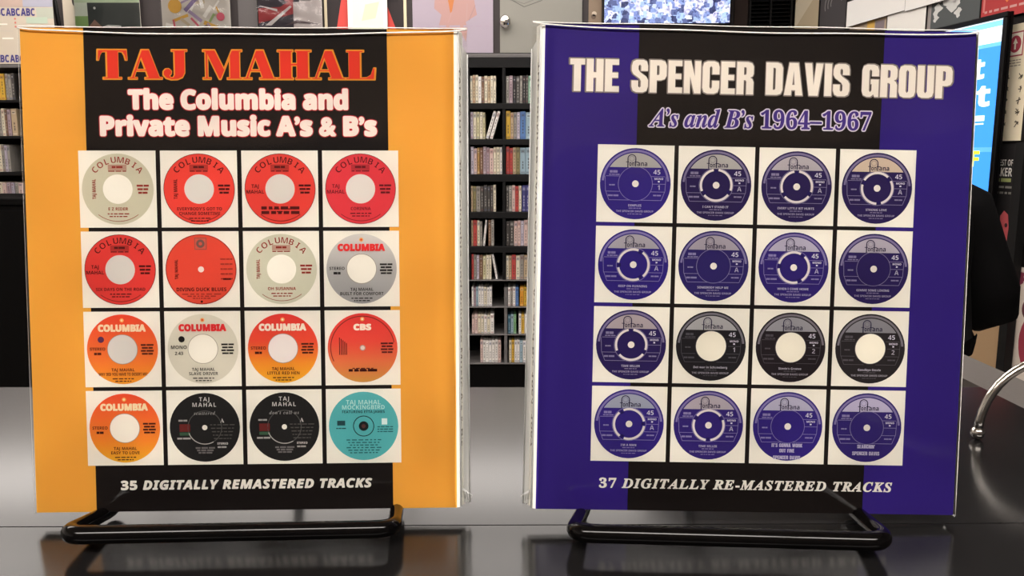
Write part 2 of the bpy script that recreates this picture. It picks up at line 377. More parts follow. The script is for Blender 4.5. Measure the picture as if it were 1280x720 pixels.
def sleeve(parent, side, top_front, top_back):
    g = .0007; h = W_ / 2; x0 = -h - (.0036 if side < 0 else .0003); x1 = h + (.0038 if side > 0 else .0003); n = 26
    fb = MB(); rnd = random.Random(3 + side)
    def yv(i, j): return -g - .00012 * math.sin(i * .9 + side) * math.sin(j * .7 + .4)
    vs = []; fs = []
    for j in range(n + 1):
        for i in range(n + 1):
            u = i / n; X = x0 + (x1 - x0) * u; Z = -.0004 + (H_ + .0004) * j / n
            if j == n: Z = H_ + .0007
            # the sleeve turns back round the spine on its wide side
            y = yv(i, j)
            if side > 0 and X > h: y += (X - h) * 1.1
            if side < 0 and X < -h: y += (-h - X) * 1.1
            vs.append((X, y, Z))
    for j in range(n):
        for i in range(n): a = j * (n + 1) + i; fs.append((a, a + 1, a + n + 2, a + n + 1))
    fb.add(vs, fs, 'ffffff', True)
    s = fb.build('plastic_sleeve', M_SLEEVE, parent); s['label'] = 'clear shiny plastic sleeve'
    # rear sheet and side folds
    e = MB(); xo = x1 if side > 0 else x0; xi = x0 if side > 0 else x1
    e.add([(x0, .0052, -.0004), (x1, .0052, -.0004), (x1, .0052, H_ + .0007), (x0, .0052, H_ + .0007)], [(0, 1, 2, 3)], 'ffffff')
    e.add([(xi, -g, -.0004), (xi, .0052, -.0004), (xi, .0052, H_), (xi, -g, H_)], [(0, 1, 2, 3)], 'ffffff')
    e.build('sleeve_back', M_SLEEVE, parent)
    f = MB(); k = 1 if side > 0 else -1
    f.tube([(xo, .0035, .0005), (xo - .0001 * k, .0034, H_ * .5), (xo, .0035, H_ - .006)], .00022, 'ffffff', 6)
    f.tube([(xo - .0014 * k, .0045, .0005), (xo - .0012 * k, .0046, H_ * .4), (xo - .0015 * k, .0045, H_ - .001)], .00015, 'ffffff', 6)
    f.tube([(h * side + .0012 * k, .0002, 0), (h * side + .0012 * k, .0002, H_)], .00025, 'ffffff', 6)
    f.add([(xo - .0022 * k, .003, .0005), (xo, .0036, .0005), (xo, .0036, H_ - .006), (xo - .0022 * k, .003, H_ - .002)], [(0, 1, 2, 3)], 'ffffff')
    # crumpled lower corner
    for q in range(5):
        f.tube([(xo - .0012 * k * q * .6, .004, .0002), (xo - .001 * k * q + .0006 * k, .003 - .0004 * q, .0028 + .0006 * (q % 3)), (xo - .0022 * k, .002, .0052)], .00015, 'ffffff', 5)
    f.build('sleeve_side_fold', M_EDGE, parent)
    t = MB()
    t.tube([(x0 + (x1 - x0) * i / 40, -g - .0001, H_ + top_front(i / 40)) for i in range(41)], .00022, 'ffffff', 8)  # pale bead modelled as the highlight along the front fold
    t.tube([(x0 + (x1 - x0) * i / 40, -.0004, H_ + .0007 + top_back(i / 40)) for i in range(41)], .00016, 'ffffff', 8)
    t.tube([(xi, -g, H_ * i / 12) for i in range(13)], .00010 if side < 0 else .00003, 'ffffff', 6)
    t.build('edge_highlight', M_HILITE, parent)['label'] = 'pale beads painting the highlight along the sleeve top fold'

def tiles(fn, tl, tr, br, bl):
    c = [fn(*p) for p in (tl, tr, br, bl)]
    x0 = (c[0][0] + c[3][0]) / 2; x1 = (c[1][0] + c[2][0]) / 2; z1 = (c[0][1] + c[1][1]) / 2; z0 = (c[2][1] + c[3][1]) / 2
    px, pz = (x1 - x0) / (4 - .054), (z1 - z0) / (4 - .048)
    out = []
    for r in range(4):
        for q in range(4): out.append((x0 + px * (q + .473), z1 - pz * (r + .476), px * .946, pz * .952))
    return out
def tile(b, cx, cz, w, h): b.rect(cx - w / 2, cz - h / 2, cx + w / 2, cz + h / 2, CREAM, 4)

def columbia_old(b, cx, cz, s, base, ink, artist_side, title, hole=None, bw=False):
    R = s * .465
    b.disc(cx, cz, R, base, 5); b.disc(cx, cz, R * .415, hole or CREAM, 6, 36)
    b.ring(cx, cz, R * .985, R, ink, 6) if not bw else None
    b.arctext('COLUMBIA', 'sans', cx, cz, R * .74, 139, 41, R * .17, ink, 7, 1.05, -.012)
    b.rect(cx - R * .26, cz + R * .53, cx + R * .26, cz + R * .69, lighten(base, ink, .35), 6)
    b.greek(cx, cz + R * .59, R * .3, R * .06, ink, 7, 2); b.greek(cx, cz + R * .49, R * .5, R * .03, ink, 7, 3)
    if artist_side == 'v':
        a = (PI / 2, cx - R * .66, cz)
        b.text('TAJ MAHAL', 'sans', cx - R * .66 - R * .28, cx - R * .66 + R * .28, cz - R * .05, R * .1, ink, 7, rot=a)
    else:
        b.ctext('TAJ', 'sans', cx - R * .7, cz + R * .03, R * .1, ink, 7); b.ctext('MAHAL', 'sans', cx - R * .7, cz - R * .13, R * .1, ink, 7)
    for i in range(3): b.greek(cx + R * .7, cz + R * (.07 - .1 * i), R * (.34 - .04 * i), R * .055, ink, 7, 2)
    for i, l in enumerate(title):
        b.ctext(l, 'sans', cx, cz - R * (.6 + .13 * i), R * .085, ink, 7)
    z = cz - R * (.6 + .13 * len(title))
    for i in range(2): b.greek(cx, z + R * .02 - i * R * .075, R * (.6 - .1 * i), R * .03, ink, 7, 5)
    b.ring(cx, cz, R * .90, R * .915, ink, 7, 232, 308, 16)
def lighten(a, c, k):
    a = tuple(int(a[i:i + 2], 16) for i in (0, 2, 4)); c = tuple(int(c[i:i + 2], 16) for i in (0, 2, 4))
    return tuple(x + (y - x) * k for x, y in zip(a, c))
def columbia_seventies(b, cx, cz, s, stops, name, name_col, ink, mode, title, hole, dot=None, word='COLUMBIA', small=False):
    R = s * .465; b.gdisc(cx, cz, R, stops, 5)
    if small:
        b.disc(cx, cz, R * .085, 'a8948a', 6, 20); b.disc(cx, cz, R * .06, 'd8d0c8', 7, 20)
        b.ring(cx, cz, R * .90, R * .925, '7a3028', 6, 10, 205)
    else:
        b.disc(cx, cz, R * .43, lighten('8a8070', 'ffffff', .15), 6, 36); b.disc(cx, cz, R * .415, hole, 7, 36)
    b.disc(cx, cz + R * .83, R * .06, 'f0b060', 6, 14); b.disc(cx, cz + R * .83, R * .03, name_col, 7, 10)
    if word == 'COLUMBIA': b.text(word, 'sans', cx - R * .66, cx + R * .66, cz + R * .52, R * .18, name_col, 8, fat=R * .014)
    else: b.text(word, 'sans', cx - R * .24, cx + R * .24, cz + R * .52, R * .16, name_col, 8, fat=R * .014)
    if mode == 'S':
        b.ctext('STEREO', 'sans', cx - R * .7, cz - R * .03, R * .085, ink, 7); b.greek(cx - R * .7, cz - R * .16, R * .2, R * .07, ink, 7, 2)
    elif mode == 'M':
        b.ctext('MONO', 'sans', cx - R * .68, cz - R * .0, R * .1, ink, 7); b.ctext('2:43', 'sans', cx - R * .68, cz - R * .17, R * .09, ink, 7)
    else:
        for i in range(5): b.greek(cx - R * .66 + R * .05 * i, cz - R * .2 + R * .0 * i, R * .025, R * (.5 - .04 * i), ink, 7, 1)
    if dot: b.disc(cx - R * .6, cz + R * .28, R * .09, dot, 7, 20)
    for i in range(4): b.greek(cx + R * .7, cz + R * (.1 - .085 * i), R * (.36 - .05 * (i % 2)), R * .05, ink, 7, 2)
    for i, l in enumerate(title): b.ctext(l, 'sans', cx, cz - R * (.63 + .125 * i), R * .085, ink, 7, wide=.66 if len(l) > 20 else 1.0)
    for i in range(2): b.greek(cx, cz - R * (.63 + .125 * len(title)) + R * .02 - i * R * .07, R * (.6 - .15 * i), R * .03, ink, 7, 5)
def taj_black(b, cx, cz, s, script):
    R = s * .465; b.disc(cx, cz, R, '232222', 5); wt = 'dcd8d4'
    b.disc(cx, cz, R * .075, CREAM, 8, 20); b.ring(cx, cz, R * .47, R * .49, '5a5856', 6); b.ring(cx, cz, R * .47, R * .495, 'b8b4b0', 7, 200, 300, 24)
    b.ctext('TAJ', 'sans', cx, cz + R * .76, R * .12, wt, 7, sp=1.25, off=-.015); b.ctext('MAHAL', 'sans', cx, cz + R * .60, R * .12, wt, 7, sp=1.25, off=-.015)
    b.ctext(script, 'serif_i', cx, cz + R * .37, R * .1, '9a9896', 7, sp=1.2)
    b.ctext('A', 'serif', cx + R * .5, cz + R * .14, R * .12, wt, 7)
    for i in range(5): b.greek(cx + R * .5, cz + R * (.06 - .1 * i), R * (.7 - .05 * i), R * .03, '55524f', 6, 5)
    b.rect(cx - R * .72, cz - R * .12, cx - R * .42, cz + R * .1, '6a2a28', 6); b.rect(cx - R * .72, cz - R * .23, cx - R * .42, cz - R * .14, '3c5a44', 6)
    b.greek(cx - R * .62, cz + R * .18, R * .25, R * .05, 'a8a4a0', 7, 2); b.greek(cx - R * .6, cz - R * .34, R * .38, R * .05, 'a8a4a0', 7, 2)
    b.ctext('STEREO', 'sans', cx + R * .5, cz - R * .5, R * .06, wt, 7); b.greek(cx + R * .48, cz - R * .6, R * .25, R * .05, 'a8a4a0', 7, 2)
    for i in range(3): b.greek(cx, cz - R * (.62 + .07 * i), R * (.55 - .08 * i), R * .05, '6e6a6a', 6, 3)

# --- left album
b = MB(); P = inv(ML); h = W_ / 2
body(b, 1, None); ORANGE = 'eaaa44'; BLK = '191413'
b.rect(-h, 0, h, H_ + .0005, ORANGE, 1)
xl = P(104, 40)[0], P(121, 637)[0]; xr = P(483.5, 40)[0], P(491.7, 633)[0]
b.poly([(xl[1], 0), (xr[1], 0), (xr[0], H_ + .0005), (xl[0], H_ + .0005)], BLK, 2)
def lines(b, P, t, style, l, r, ybase_l, ybase_r, capt, col, L, **k):
    a = P(l, ybase_l); c = P(r, ybase_r); zb = (a[1] + c[1]) / 2; cap = P((l + r) / 2, capt)[1] - zb
    b.text(t, style, a[0], c[0], zb, cap, col, L, **k)
lines(b, P, 'TAJ MAHAL', 'fat', 122, 470, 99.5, 99.5, 62.5, 'e89b30', 4, fat=.0002)
lines(b, P, 'TAJ MAHAL', 'fat', 123, 469, 99, 99, 63, 'e23b2b', 5, off=-.012)
for t, l, r, bl, cp in (('The Columbia and', 162, 434, 136, 113.5), ('Private Music A’s & B’s', 127, 470, 169, 146.5)):
    lines(b, P, t, 'sans', l, r, bl, bl, cp, 'c8222e', 4, fat=.00060)
    lines(b, P, t, 'sans', l, r, bl, bl, cp, 'fbeee4', 5, fat=.00036)
lines(b, P, '35 DIGITALLY REMASTERED TRACKS', 'sans_i', 152, 465, 612, 608.5, 599.5, 'f4efe6', 4, sp=1.10, fat=.00012)
T = tiles(P, (97.7, 187), (497, 189.5), (502.5, 578), (110.6, 582))
RED = 'e8433a'; INKD = '7a2420'
for cx, cz, wd, hh in T: tile(b, cx, cz, wd, hh)
for (i, args) in ((0, ('cdc8b0', '9a3c34', 'v', ['E Z RIDER'])), (1, ('e94a3e', '5a1c1a', 'v', ['EVERYBODY’S GOT TO', 'CHANGE SOMETIME'], 'd9d6cf')), (3, ('e0414a', '6a1c22', 'h', ['CORINNA'], 'e2ddd6')),
                  (4, ('e0423c', '5a1c1a', 'h', ['SIX DAYS ON THE ROAD'], 'd9d6cf')), (6, ('cfcdb8', '9a3c34', 'v', ['OH SUSANNA']))):
    cx, cz, wd, hh = T[i]; columbia_old(b, cx, cz, wd, *args, bw=i in (0, 6))
cx, cz, wd, hh = T[2]; columbia_old(b, cx, cz, wd, 'e6493f', '5a1c1a', 'h', [], 'dedad2')
for k in range(2): b.greek(cx, cz - wd * .465 * (.58 + .13 * k), wd * .5, wd * .04, '5a1c1a', 7, 5)
cx, cz, wd, hh = T[5]; R = wd * .465
b.disc(cx, cz, R, 'e2503c', 5); b.ring(cx, cz, R * .975, R, '9a2c24', 6); b.disc(cx, cz, R * .085, 'f2ece2', 7, 20)
b.rect(cx - R * .17, cz + R * .56, cx + R * .17, cz + R * .9, '8a5a50', 6); b.rect(cx - R * .15, cz + R * .58, cx + R * .15, cz + R * .88, 'd2604e', 7); b.disc(cx, cz + R * .73, R * .12, '7a5a54', 8, 20); b.disc(cx, cz + R * .73, R * .05, 'd2604e', 9, 12)
b.text('TAJ MAHAL', 'sans', cx - R * .98, cx - R * .42, cz - R * .05, R * .09, '4a1814', 7, rot=(PI / 2, cx - R * .70, cz))
b.ctext('DIVING DUCK BLUES', 'sans', cx, cz - R * .62, R * .1, '3a1410', 7)
for k in range(3): b.greek(cx, cz - R * (.72 + .06 * k), R * (1.1 - .3 * k), R * .03, '9a3428', 7, 6)
for k in range(5): b.greek(cx + R * .72, cz + R * (.27 - .14 * k), R * .34, R * .04, 'a43a2c', 7, 3)
b.rect(cx + R * .62, cz - R * .3, cx + R * .84, cz - R * .25, '3a1410', 7); b.disc(cx, cz - R * .92, R * .035, '3a1410', 7, 10)
GREYST = [(0, (160, 158, 158)), (.45, (178, 176, 174)), (1, (214, 211, 206))]
REDYEL = [(0, (240, 178, 44)), (.3, (238, 152, 48)), (.6, (232, 84, 58)), (1, (226, 62, 56))]
def seventies(i, *a, **k): cx, cz, wd, hh = T[i]; columbia_seventies(b, cx, cz, wd, *a, **k)
seventies(7, GREYST, None, 'e83a3a', '2a2626', 'S', ['TAJ MAHAL', 'BUILT FOR COMFORT'], CREAM)
seventies(8, [(0, (240, 160, 44)), (.4, (236, 122, 56)), (1, (228, 74, 50))], None, 'f6ddb8', '5a2a1c', 'S', ['TAJ MAHAL', 'WHY DID YOU HAVE TO DESERT ME?'], 'd6d2cc', dot='5a3458')
seventies(9, [(0, (214, 208, 192)), (1, (222, 217, 200))], None, 'e2363a', '2a2624', 'M', ['TAJ MAHAL', 'SLAVE DRIVER'], CREAM, dot='1c1a1a')
seventies(10, REDYEL, None, 'f8ecd8', '4a2018', 'S', ['TAJ MAHAL', 'LITTLE RED HEN'], 'efe8e4')
seventies(11, [(0, (206, 150, 72)), (.3, (222, 120, 74)), (.6, (228, 80, 66)), (1, (224, 64, 60))], None, 'f8ecd8', '5a2420', 'G', [], CREAM, word='CBS', small=True)
cx, cz, wd, hh = T[11]
b.greek(cx, cz - wd * .32, wd * .38, wd * .035, '3a1410', 7, 4)
seventies(12, [(0, (236, 178, 46)), (.35, (238, 140, 50)), (1, (230, 82, 52))], None, 'f6e2b8', '4a2018', 'S', ['TAJ MAHAL', 'EASY TO LOVE'], CREAM)
taj_black(b, *T[13][:3], 'scattered'); taj_black(b, *T[14][:3], 'don’t call us')
cx, cz, wd, hh = T[15]; R = wd * .465; b.disc(cx, cz, R, '5ab4b6', 5); b.disc(cx, cz, R * .14, '1e2424', 7, 24); b.disc(cx, cz, R * .06, '5a3430', 8, 16); b.ring(cx, cz, R * .28, R * .305, '1e3436', 7)
b.ctext('TAJ MAHAL', 'sans', cx, cz + R * .63, R * .13, 'bfe6e0', 7, off=-.01); b.ctext('MOCKINGBIRD', 'sans', cx, cz + R * .49, R * .12, 'bfe6e0', 7, off=-.01)
b.ctext('FEATURING ETTA JAMES', 'sans', cx, cz + R * .38, R * .075, '1e3436', 7)
b.rect(cx - R * .76, cz + R * .02, cx - R * .53, cz + R * .16, '2a4c50', 7); b.greek(cx - R * .65, cz - R * .08, R * .28, R * .03, '2a4c50', 7, 3); b.rect(cx + R * .52, cz + R * .04, cx + R * .68, cz + R * .22, 'e6f4f0', 7)
for k in range(3): b.greek(cx + R * .62, cz - R * (.04 + .07 * k), R * .45, R * .03, '2a6468', 7, 4)
for k in range(6): b.greek(cx, cz - R * (.42 + .075 * k), R * (1.0 - .1 * (k % 3)), R * .03, '2a6468', 7, 7)
# spine lettering, running down the sloped white spine
def spine(b, side, t, col):
    vs, fs, b0, b1 = textmesh(t, 'sans', 0.0); k = .112 / (b1 - b0); h = W_ / 2
    def pt(x, y):
        z = .13 - (x - b0) * k; d = .0010 + y * .0022; X = h * side + (.0009 + (d - .0003) / .0037 * .0014) * side
        return (X + .00004 * side, d - .00006, z) if side > 0 else (X - .00004, .0085 - d - .00006 + .0 if False else d - .00006, z)
    b.add([pt(*v) for v in vs], fs, col)
spine(b, 1, 'TAJ MAHAL   The Columbia and Private Music A’s & B’s', '968f88')
t1 = thing('compact_disc_album', 'orange album with black band and sixteen record labels, standing on left wire stand', 'album', ML)
b.build('slipcase', M_PRINT, t1)
def sag(l, m, r, ph):
    def fn(u): return l + (r - l) * u - m * (math.sin(PI * min(1, max(0, u))) ** .5) + .00012 * math.sin(u * 17 + ph)
    return fn
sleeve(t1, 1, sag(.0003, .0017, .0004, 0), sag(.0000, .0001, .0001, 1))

# --- right album
PUR = '33217a'
def prong(b, cx, cz, R, a, col):
    for k in range(3): b.ring(cx, cz, R * .40, R * .465, col, 9, a + 120 * k + 9, a + 120 * k + 111, 20)
    for k in range(3):
        q = math.radians(a + 120 * k); b.poly([(cx + R * rr * math.cos(q + da), cz + R * rr * math.sin(q + da)) for rr, da in ((.36, -.16), (.47, 0), (.36, .16))], '241a58', 8)
def fontana(b, cx, cz, s, base, seg, ink, hole, mark, title, ang=None, ringed=True, big=None, lineb=True):
    R = s * .463; L = 5
    b.disc(cx, cz, R, base, 5)
    if ringed: b.ring(cx, cz, R * .895, R * .955, lighten(base, ink, .45), 6, 5, 175, 40)
    b.segment(cx, cz, R * .865, cz + R * .46, seg, 6)
    # arched initial and the word
    bk = '231c3c'; ax, aw = cx - R * .115, R * .125
    b.ring(ax, cz + R * .70, aw - R * .025, aw, bk, 7, 0, 180, 18)
    b.rect(ax - aw, cz + R * .46, ax - aw + R * .03, cz + R * .70, bk, 7); b.rect(ax + aw - R * .03, cz + R * .49, ax + aw, cz + R * .70, bk, 7)
    b.ring(ax, cz + R * .70, aw * .5, aw * .62, lighten(seg, bk, .3), 7, 0, 360, 16)
    b.rect(ax - aw - R * .04, cz + R * .6, ax - aw + R * .05, cz + R * .62, bk, 7); b.rect(ax + aw - R * .05, cz + R * .6, ax + aw + R * .06, cz + R * .62, bk, 7)
    b.text('on', 'sans', ax - aw + R * .05, ax + aw - R * .05, cz + R * .5, R * .13, bk, 8); b.text('ana', 'sans', ax + aw + R * .03, ax + aw + R * .31, cz + R * .5, R * .13, bk, 8)
    lw = R * .014; ln = lighten(base, ink, .5 if lineb else .25)
    r0 = R * .49
    if hole != 'big': b.ring(cx, cz, r0 - lw, r0, ln, 6, 0, 360, 40)
    for z in (.21, .0, -.22, -.46):
        xo = R * math.sqrt(max(0, .86 ** 2 - z * z)) if z > -.3 else R * .74
        xi = math.sqrt(max(0, r0 * r0 - (z * R) ** 2)) if abs(z * R) < r0 else 0
        for sgn in (-1, 1):
            if z == .0 and sgn < 0: continue
            b.line(cx + sgn * xi, cz + z * R, cx + sgn * xo, cz + z * R, lw, ln, 6)
    for sgn in (-1, 1):
        b.line(cx + sgn * R * .86, cz + R * .2, cx + sgn * R * .84, cz - R * .2, lw, ln, 6); b.line(cx + sgn * R * .84, cz - R * .2, cx + sgn * R * .74, cz - R * .46, lw, ln, 6)
    b.text('45', 'sans', cx + R * .5, cx + R * .70, cz + R * .27, R * .13, ink, 7, off=-.015)
    b.greek(cx - R * .62, cz + R * .3, R * .22, R * .07, ln, 7, 2); b.greek(cx - R * .6, cz + R * .24, R * .3, R * .03, ln, 7, 3)
    b.greek(cx - R * .66, cz - R * .06, R * .16, R * .04, ln, 7, 2); b.greek(cx - R * .62, cz - R * .36, R * .3, R * .05, ln, 7, 2); b.greek(cx + R * .62, cz - R * .34, R * .22, R * .04, ln, 7, 2)
    b.ctext('MONO', 'sans', cx + R * .66, cz + R * .12, R * .055, ink, 7); b.greek(cx + R * .66, cz + R * .05, R * .05, R * .04, ink, 7, 1)
    if mark: b.ctext(mark, 'sans', cx + R * .66, cz - R * .16, R * .13, lighten(base, ink, .75), 7, off=-.01)
    if big:
        z = -.6
        for l in big:
            b.ctext(l, 'con', cx, cz + R * z, R * .105, lighten(base, ink, .8), 7, wide=1.15); z -= .155 if l != big[-2] else .2
    else:
        b.ctext(title, 'sans', cx, cz - R * .64, R * .062, lighten(base, ink, .8), 7); b.greek(cx, cz - R * .70, R * .35, R * .025, ln, 7, 4)
        b.ctext('THE SPENCER DAVIS GROUP', 'sans', cx, cz - R * .80, R * .055, lighten(base, ink, .65), 7); b.greek(cx, cz - R * .86, R * .4, R * .02, ln, 7, 5)
    if hole == 'big': b.disc(cx, cz, R * .45, lighten(base, ink, .2), 7, 36); b.disc(cx, cz, R * .43, 'f2ecdc', 8, 36)
    else:
        b.disc(cx, cz, R * .095, 'efe6dc', 8, 20)
        if ang is not None: prong(b, cx, cz, R, ang, 'e6dcdc')
b = MB(); P = inv(MRR); body(b, -1, None); h = W_ / 2
b.rect(-h, 0, h, H_ + .0005, PUR, 1)
xl = P(799, 40)[0], P(784, 636)[0]; xr = P(1106, 42)[0], P(1077.5, 640)[0]
b.poly([(xl[1], 0), (xr[1], 0), (xr[0], H_ + .0005), (xl[0], H_ + .0005)], BLK, 2)
lines(b, P, 'THE SPENCER DAVIS GROUP', 'con', 711, 1190, 115, 123, 77.5, '8a7f78', 4, fat=.00025)
lines(b, P, 'THE SPENCER DAVIS GROUP', 'con', 712, 1189, 114.5, 122.5, 78, 'f2e9dd', 5)
lines(b, P, 'A’s and B’s 1964–1967', 'serif_i', 811, 1088, 158, 163, 137.5, 'e6dcea', 4, fat=.00042)
lines(b, P, 'A’s and B’s 1964–1967', 'serif_i', 811, 1088, 158, 163, 137.5, '4a3488', 5, fat=.00006)
lines(b, P, '37 DIGITALLY RE-MASTERED TRACKS', 'serif_i', 749, 1114, 608, 615.5, 600, 'f4efe6', 4, sp=1.15, fat=.00010)
T = tiles(P, (747.4, 181.5), (1147, 187), (1126, 582), (738, 575.4))
for cx, cz, wd, hh in T: tile(b, cx, cz, wd, hh)
DK = '2c2052'; VP = '35267c'; BK = '222024'; IK = 'e2dcec'; GR = 'b6b0b4'; GB = 'b0a8ac'; LV = 'c0b8d0'
spec = [(VP, 'b2aeaa', 'small', '1', 'DIMPLES', None, None), ('2a1e4e', 'b2aeaa', 'small', 'A', 'I CAN’T STAND IT', 92, None), (DK, 'b8b0b4', 'small', 'A', 'EVERY LITTLE BIT HURTS', 92, None), (DK, 'd0bca8', 'small', 'A', 'STRONG LOVE', 278, None),
        ('30227a', 'aaa4ac', 'small', 'A', 'KEEP ON RUNNING', 62, None), ('2c2262', 'a49ca6', 'small', 'A', 'SOMEBODY HELP ME', None, None), ('30226e', 'b4aec0', 'small', 'A', 'WHEN I COME HOME', 55, None), ('2c2058', 'b4acb8', 'small', 'A', 'GIMME SOME LOVING', None, None),
        ('2a1e56', 'b0a4a8', 'small', '', 'TIME SELLER', 92, None), (BK, 'b0aeb0', 'big', '1', 'Det war in Schöneberg', None, None), ('241e22', '9c9aa0', 'big', '2', 'Stevie’s Groove', None, None), ('2a2628', '8a888e', 'big', '2', 'Goodbye Stevie', None, None),
        (VP, 'a0a4b4', 'small', 'A', 'I’M A MAN', 122, None), ('332472', 'b2a8b0', 'small', 'A', 'TIME SELLER', 30, None), ('34257a', 'b8b4c8', 'small', '', '', None, ['IT’S GONNA WORK', 'OUT FINE', 'SPENCER DAVIS']), ('33266e', 'c0b8d2', 'small', '', '', None, ['SEARCHIN’', 'SPENCER DAVIS'])]
CON['’'] = (14, [[(0, 70), (8, 70), (14, 84), (14, 100), (0, 100)]])
CON['W'] = (74, [[(0,100),(19,100),(24,40),(29,100),(45,100),(50,40),(55,100),(74,100),(62,0),(43,0),(37,44),(31,0),(12,0)]])
CON['K'] = (52, [[(0,0),(21,0),(21,34),(30,0),(53,0),(38,54),(52,100),(31,100),(21,64),(21,100),(0,100)]])
CON['F'] = (40, [[(0,0),(21,0),(21,42),(38,42),(38,59),(21,59),(21,83),(40,83),(40,100),(0,100)]])
for (cx, cz, wd, hh), sp_ in zip(T, spec):
    base, seg, hole, mark, title, ang, big = sp_
    fontana(b, cx, cz, wd, base, seg, IK, hole, mark, title, ang, True, big, lineb=hole != 'big')
spine(b, -1, 'THE SPENCER DAVIS GROUP   A’s and B’s 1964–1967', '968f88')
t2 = thing('compact_disc_album', 'blue album with black band and sixteen round record labels, standing on right wire stand', 'album', MRR)
b.build('slipcase', M_PRINT, t2)
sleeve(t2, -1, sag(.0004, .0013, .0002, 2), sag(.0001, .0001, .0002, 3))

# ------------------------------------------------------------------ black wire stands
def fillet(pts, r, closed=True, n=6):
    out = []; m = len(pts); pts = [Vector(p) for p in pts]
    for i in range(m):
        a, p, c = pts[i - 1], pts[i], pts[(i + 1) % m]; u = (a - p); v = (c - p); rr = min(r, u.length * .45, v.length * .45)
        q0 = p + u.normalized() * rr; q1 = p + v.normalized() * rr
        for k in range(n + 1): t = k / n; out.append(q0 * (1 - t) ** 2 + p * 2 * t * (1 - t) + q1 * t * t)
    return out
def stand(fl, fr, al, ar, Mx, label):
    zb = ZC + .0068; r = .0021
    A = onz(*fl, zb); B = onz(*fr, zb)
    al = Vector((al[0], al[1], ZC + r)); ar = Vector((ar[0], ar[1], ZC + r))
    u = Mx.col[2].to_3d(); n = Mx.col[1].to_3d()
    o = Mx.translation + n * (.0058 + r + .0006)
    def on_back(p, hgt): q = Vector((p.x, o.y + (p.x - o.x) * (Mx.col[0].y / Mx.col[0].x), ZC + r)); k = q + u * hgt; return k
    bl, br = on_back(al, 0), on_back(ar, 0)
    tl, tr = on_back(al + Vector((.012, 0, 0)), .085), on_back(ar - Vector((.012, 0, 0)), .085)
    org = Vector(((A.x + B.x) / 2, bl.y, ZC)); t = thing('wire_stand', label, 'display stand', Matrix.Translation(org), 'black wire display stands')
    pts = [A, B, br, tr, tl, bl]
    mid = (A + B) / 2 + Vector((0, -.0006, .0006))
    loop = fillet([A, B, br, tr, tl, bl], .006); rad = [.0021 + .0005 * max(0, min(1, 1 - (q.y - A.y) / .014)) for q in loop]
    b = MB(); b.tube([p - org for p in loop], rad, '0a0909', 14, closed=True); b.build('wire_frame', M_STAND, t)
    top = (tl + tr) / 2; ft = Vector((top.x, bl.y + .055, ZC + .0018))
    b = MB(); b.tube([p - org for p in (top, top + Vector((0, .012, -.004)), top * .4 + ft * .6 + Vector((0, .006, 0)), ft)], .0018, '0a0909', 10); b.build('rear_leg', M_STAND, t)
aX = lambda px, Y: (px - 640) / F * (Y * math.cos(PITCH) + .106 * math.sin(PITCH))
stand((78, 669), (492, 661), (aX(160, .250), .250), (aX(500, .250), .250), ML, 'black bent-wire stand holding up the orange album')
stand((716, 666), (1110, 677), (aX(728, .250), .250), (aX(1052, .250), .250), MRR, 'black bent-wire stand holding up the blue album')

# ------------------------------------------------------------------ chrome wire hoop
p0 = onz(1222, 541, ZC + .0025)
t = thing('chrome_wire_hoop', 'small chrome wire hoop with ball tip at right end of counter', 'wire hoop', Matrix.Translation((p0.x, p0.y, ZC)))
b = MB(); R0 = .029
b.tube([(R0 - R0 * math.cos(PI * i / 24), -.0002 * i, .003 + .03 * math.sin(PI * i / 24) ** .92) for i in range(25)], .0017, 'dddddd', 12); b.build('wire', M_CHROME, t)
for x, y in ((0, 0), (2 * R0, -.0048)):
    b = MB(); b.ball((x, y, .0026), .0026, 'dddddd', 16, 10); b.build('ball_tip', M_CHROME, t)

# ------------------------------------------------------------------ shelving on the back wall
YS = 4.2
def zpx(y, Y=YS): return at(640, y, Y).z
def xpx(x, Y=YS, y=250): return at(x, y, Y).x
def shelf_unit(label, xa, xb, dividers, boards, lower_from=None, plinth=None):
    """boards: (y of top surface, thickness px)"""
    x0, x1 = xpx(xa), xpx(xb); zt = zpx(boards[0][0]); t = thing('shelf_unit', label, 'shelf', Matrix.Translation(((x0 + x1) / 2, YS, 0))); ox = (x0 + x1) / 2
    def part(name, m, xa, ya, za, xb, yb, zb):
        b = MB(); b.cbox(xa - ox, ya - YS, za, xb - ox, yb - YS, zb, .0015, '222222'); return b.build(name, m, t)
    part('back_panel', M_BLACK, x0, YS + .29, .02, x1, YS + .31, zt)
    for i, (y, th) in enumerate(boards):
        low = lower_from and y >= lower_from - 1
        part('shelf_board', M_SHELFG if (low or i == 0) else M_SHELF, x0, YS, zpx(y) - th * .004, x1, YS + .289, zpx(y))
    for x, ya, yb, g in dividers:
        part('divider', M_SHELFG if g else M_SHELF, xpx(x) - .008, YS + .003, zpx(yb), xpx(x) + .008, YS + .288, zpx(ya) - .04)
    if plinth:
        part('plinth', M_BLACK, x0, YS + .012, 0.0, x1, YS + .05, zpx(plinth) - .002)
    return t
CB = [(67, 4.5), (129, 7), (174, 7), (218, 9), (265, 8), (308, 8), (350, 1.4), (383.5, 1.4), (418, 1.4), (454, 1.6)]
dv = [(x, 67, 350, False) for x in (451, 496, 541, 586, 630, 675, 720, 765)] + [(x, 350, 454, True) for x in (451, 541, 632, 722)] + [(x, 67, 482, False) for x in (407, 810)]
shelf_unit('tall black shelf of cases along the back wall, seen between the albums', 404, 813, dv, CB, 350, 456)
b = MB(); bx0, bx1 = xpx(404), xpx(813)
b.cbox(bx0, YS + .001, zpx(84.5) , bx1, YS + .02, zpx(71.8), .001, '2a2727')
fascia = b.build('fascia', M_SHELF, bpy.data.objects['shelf_unit'])
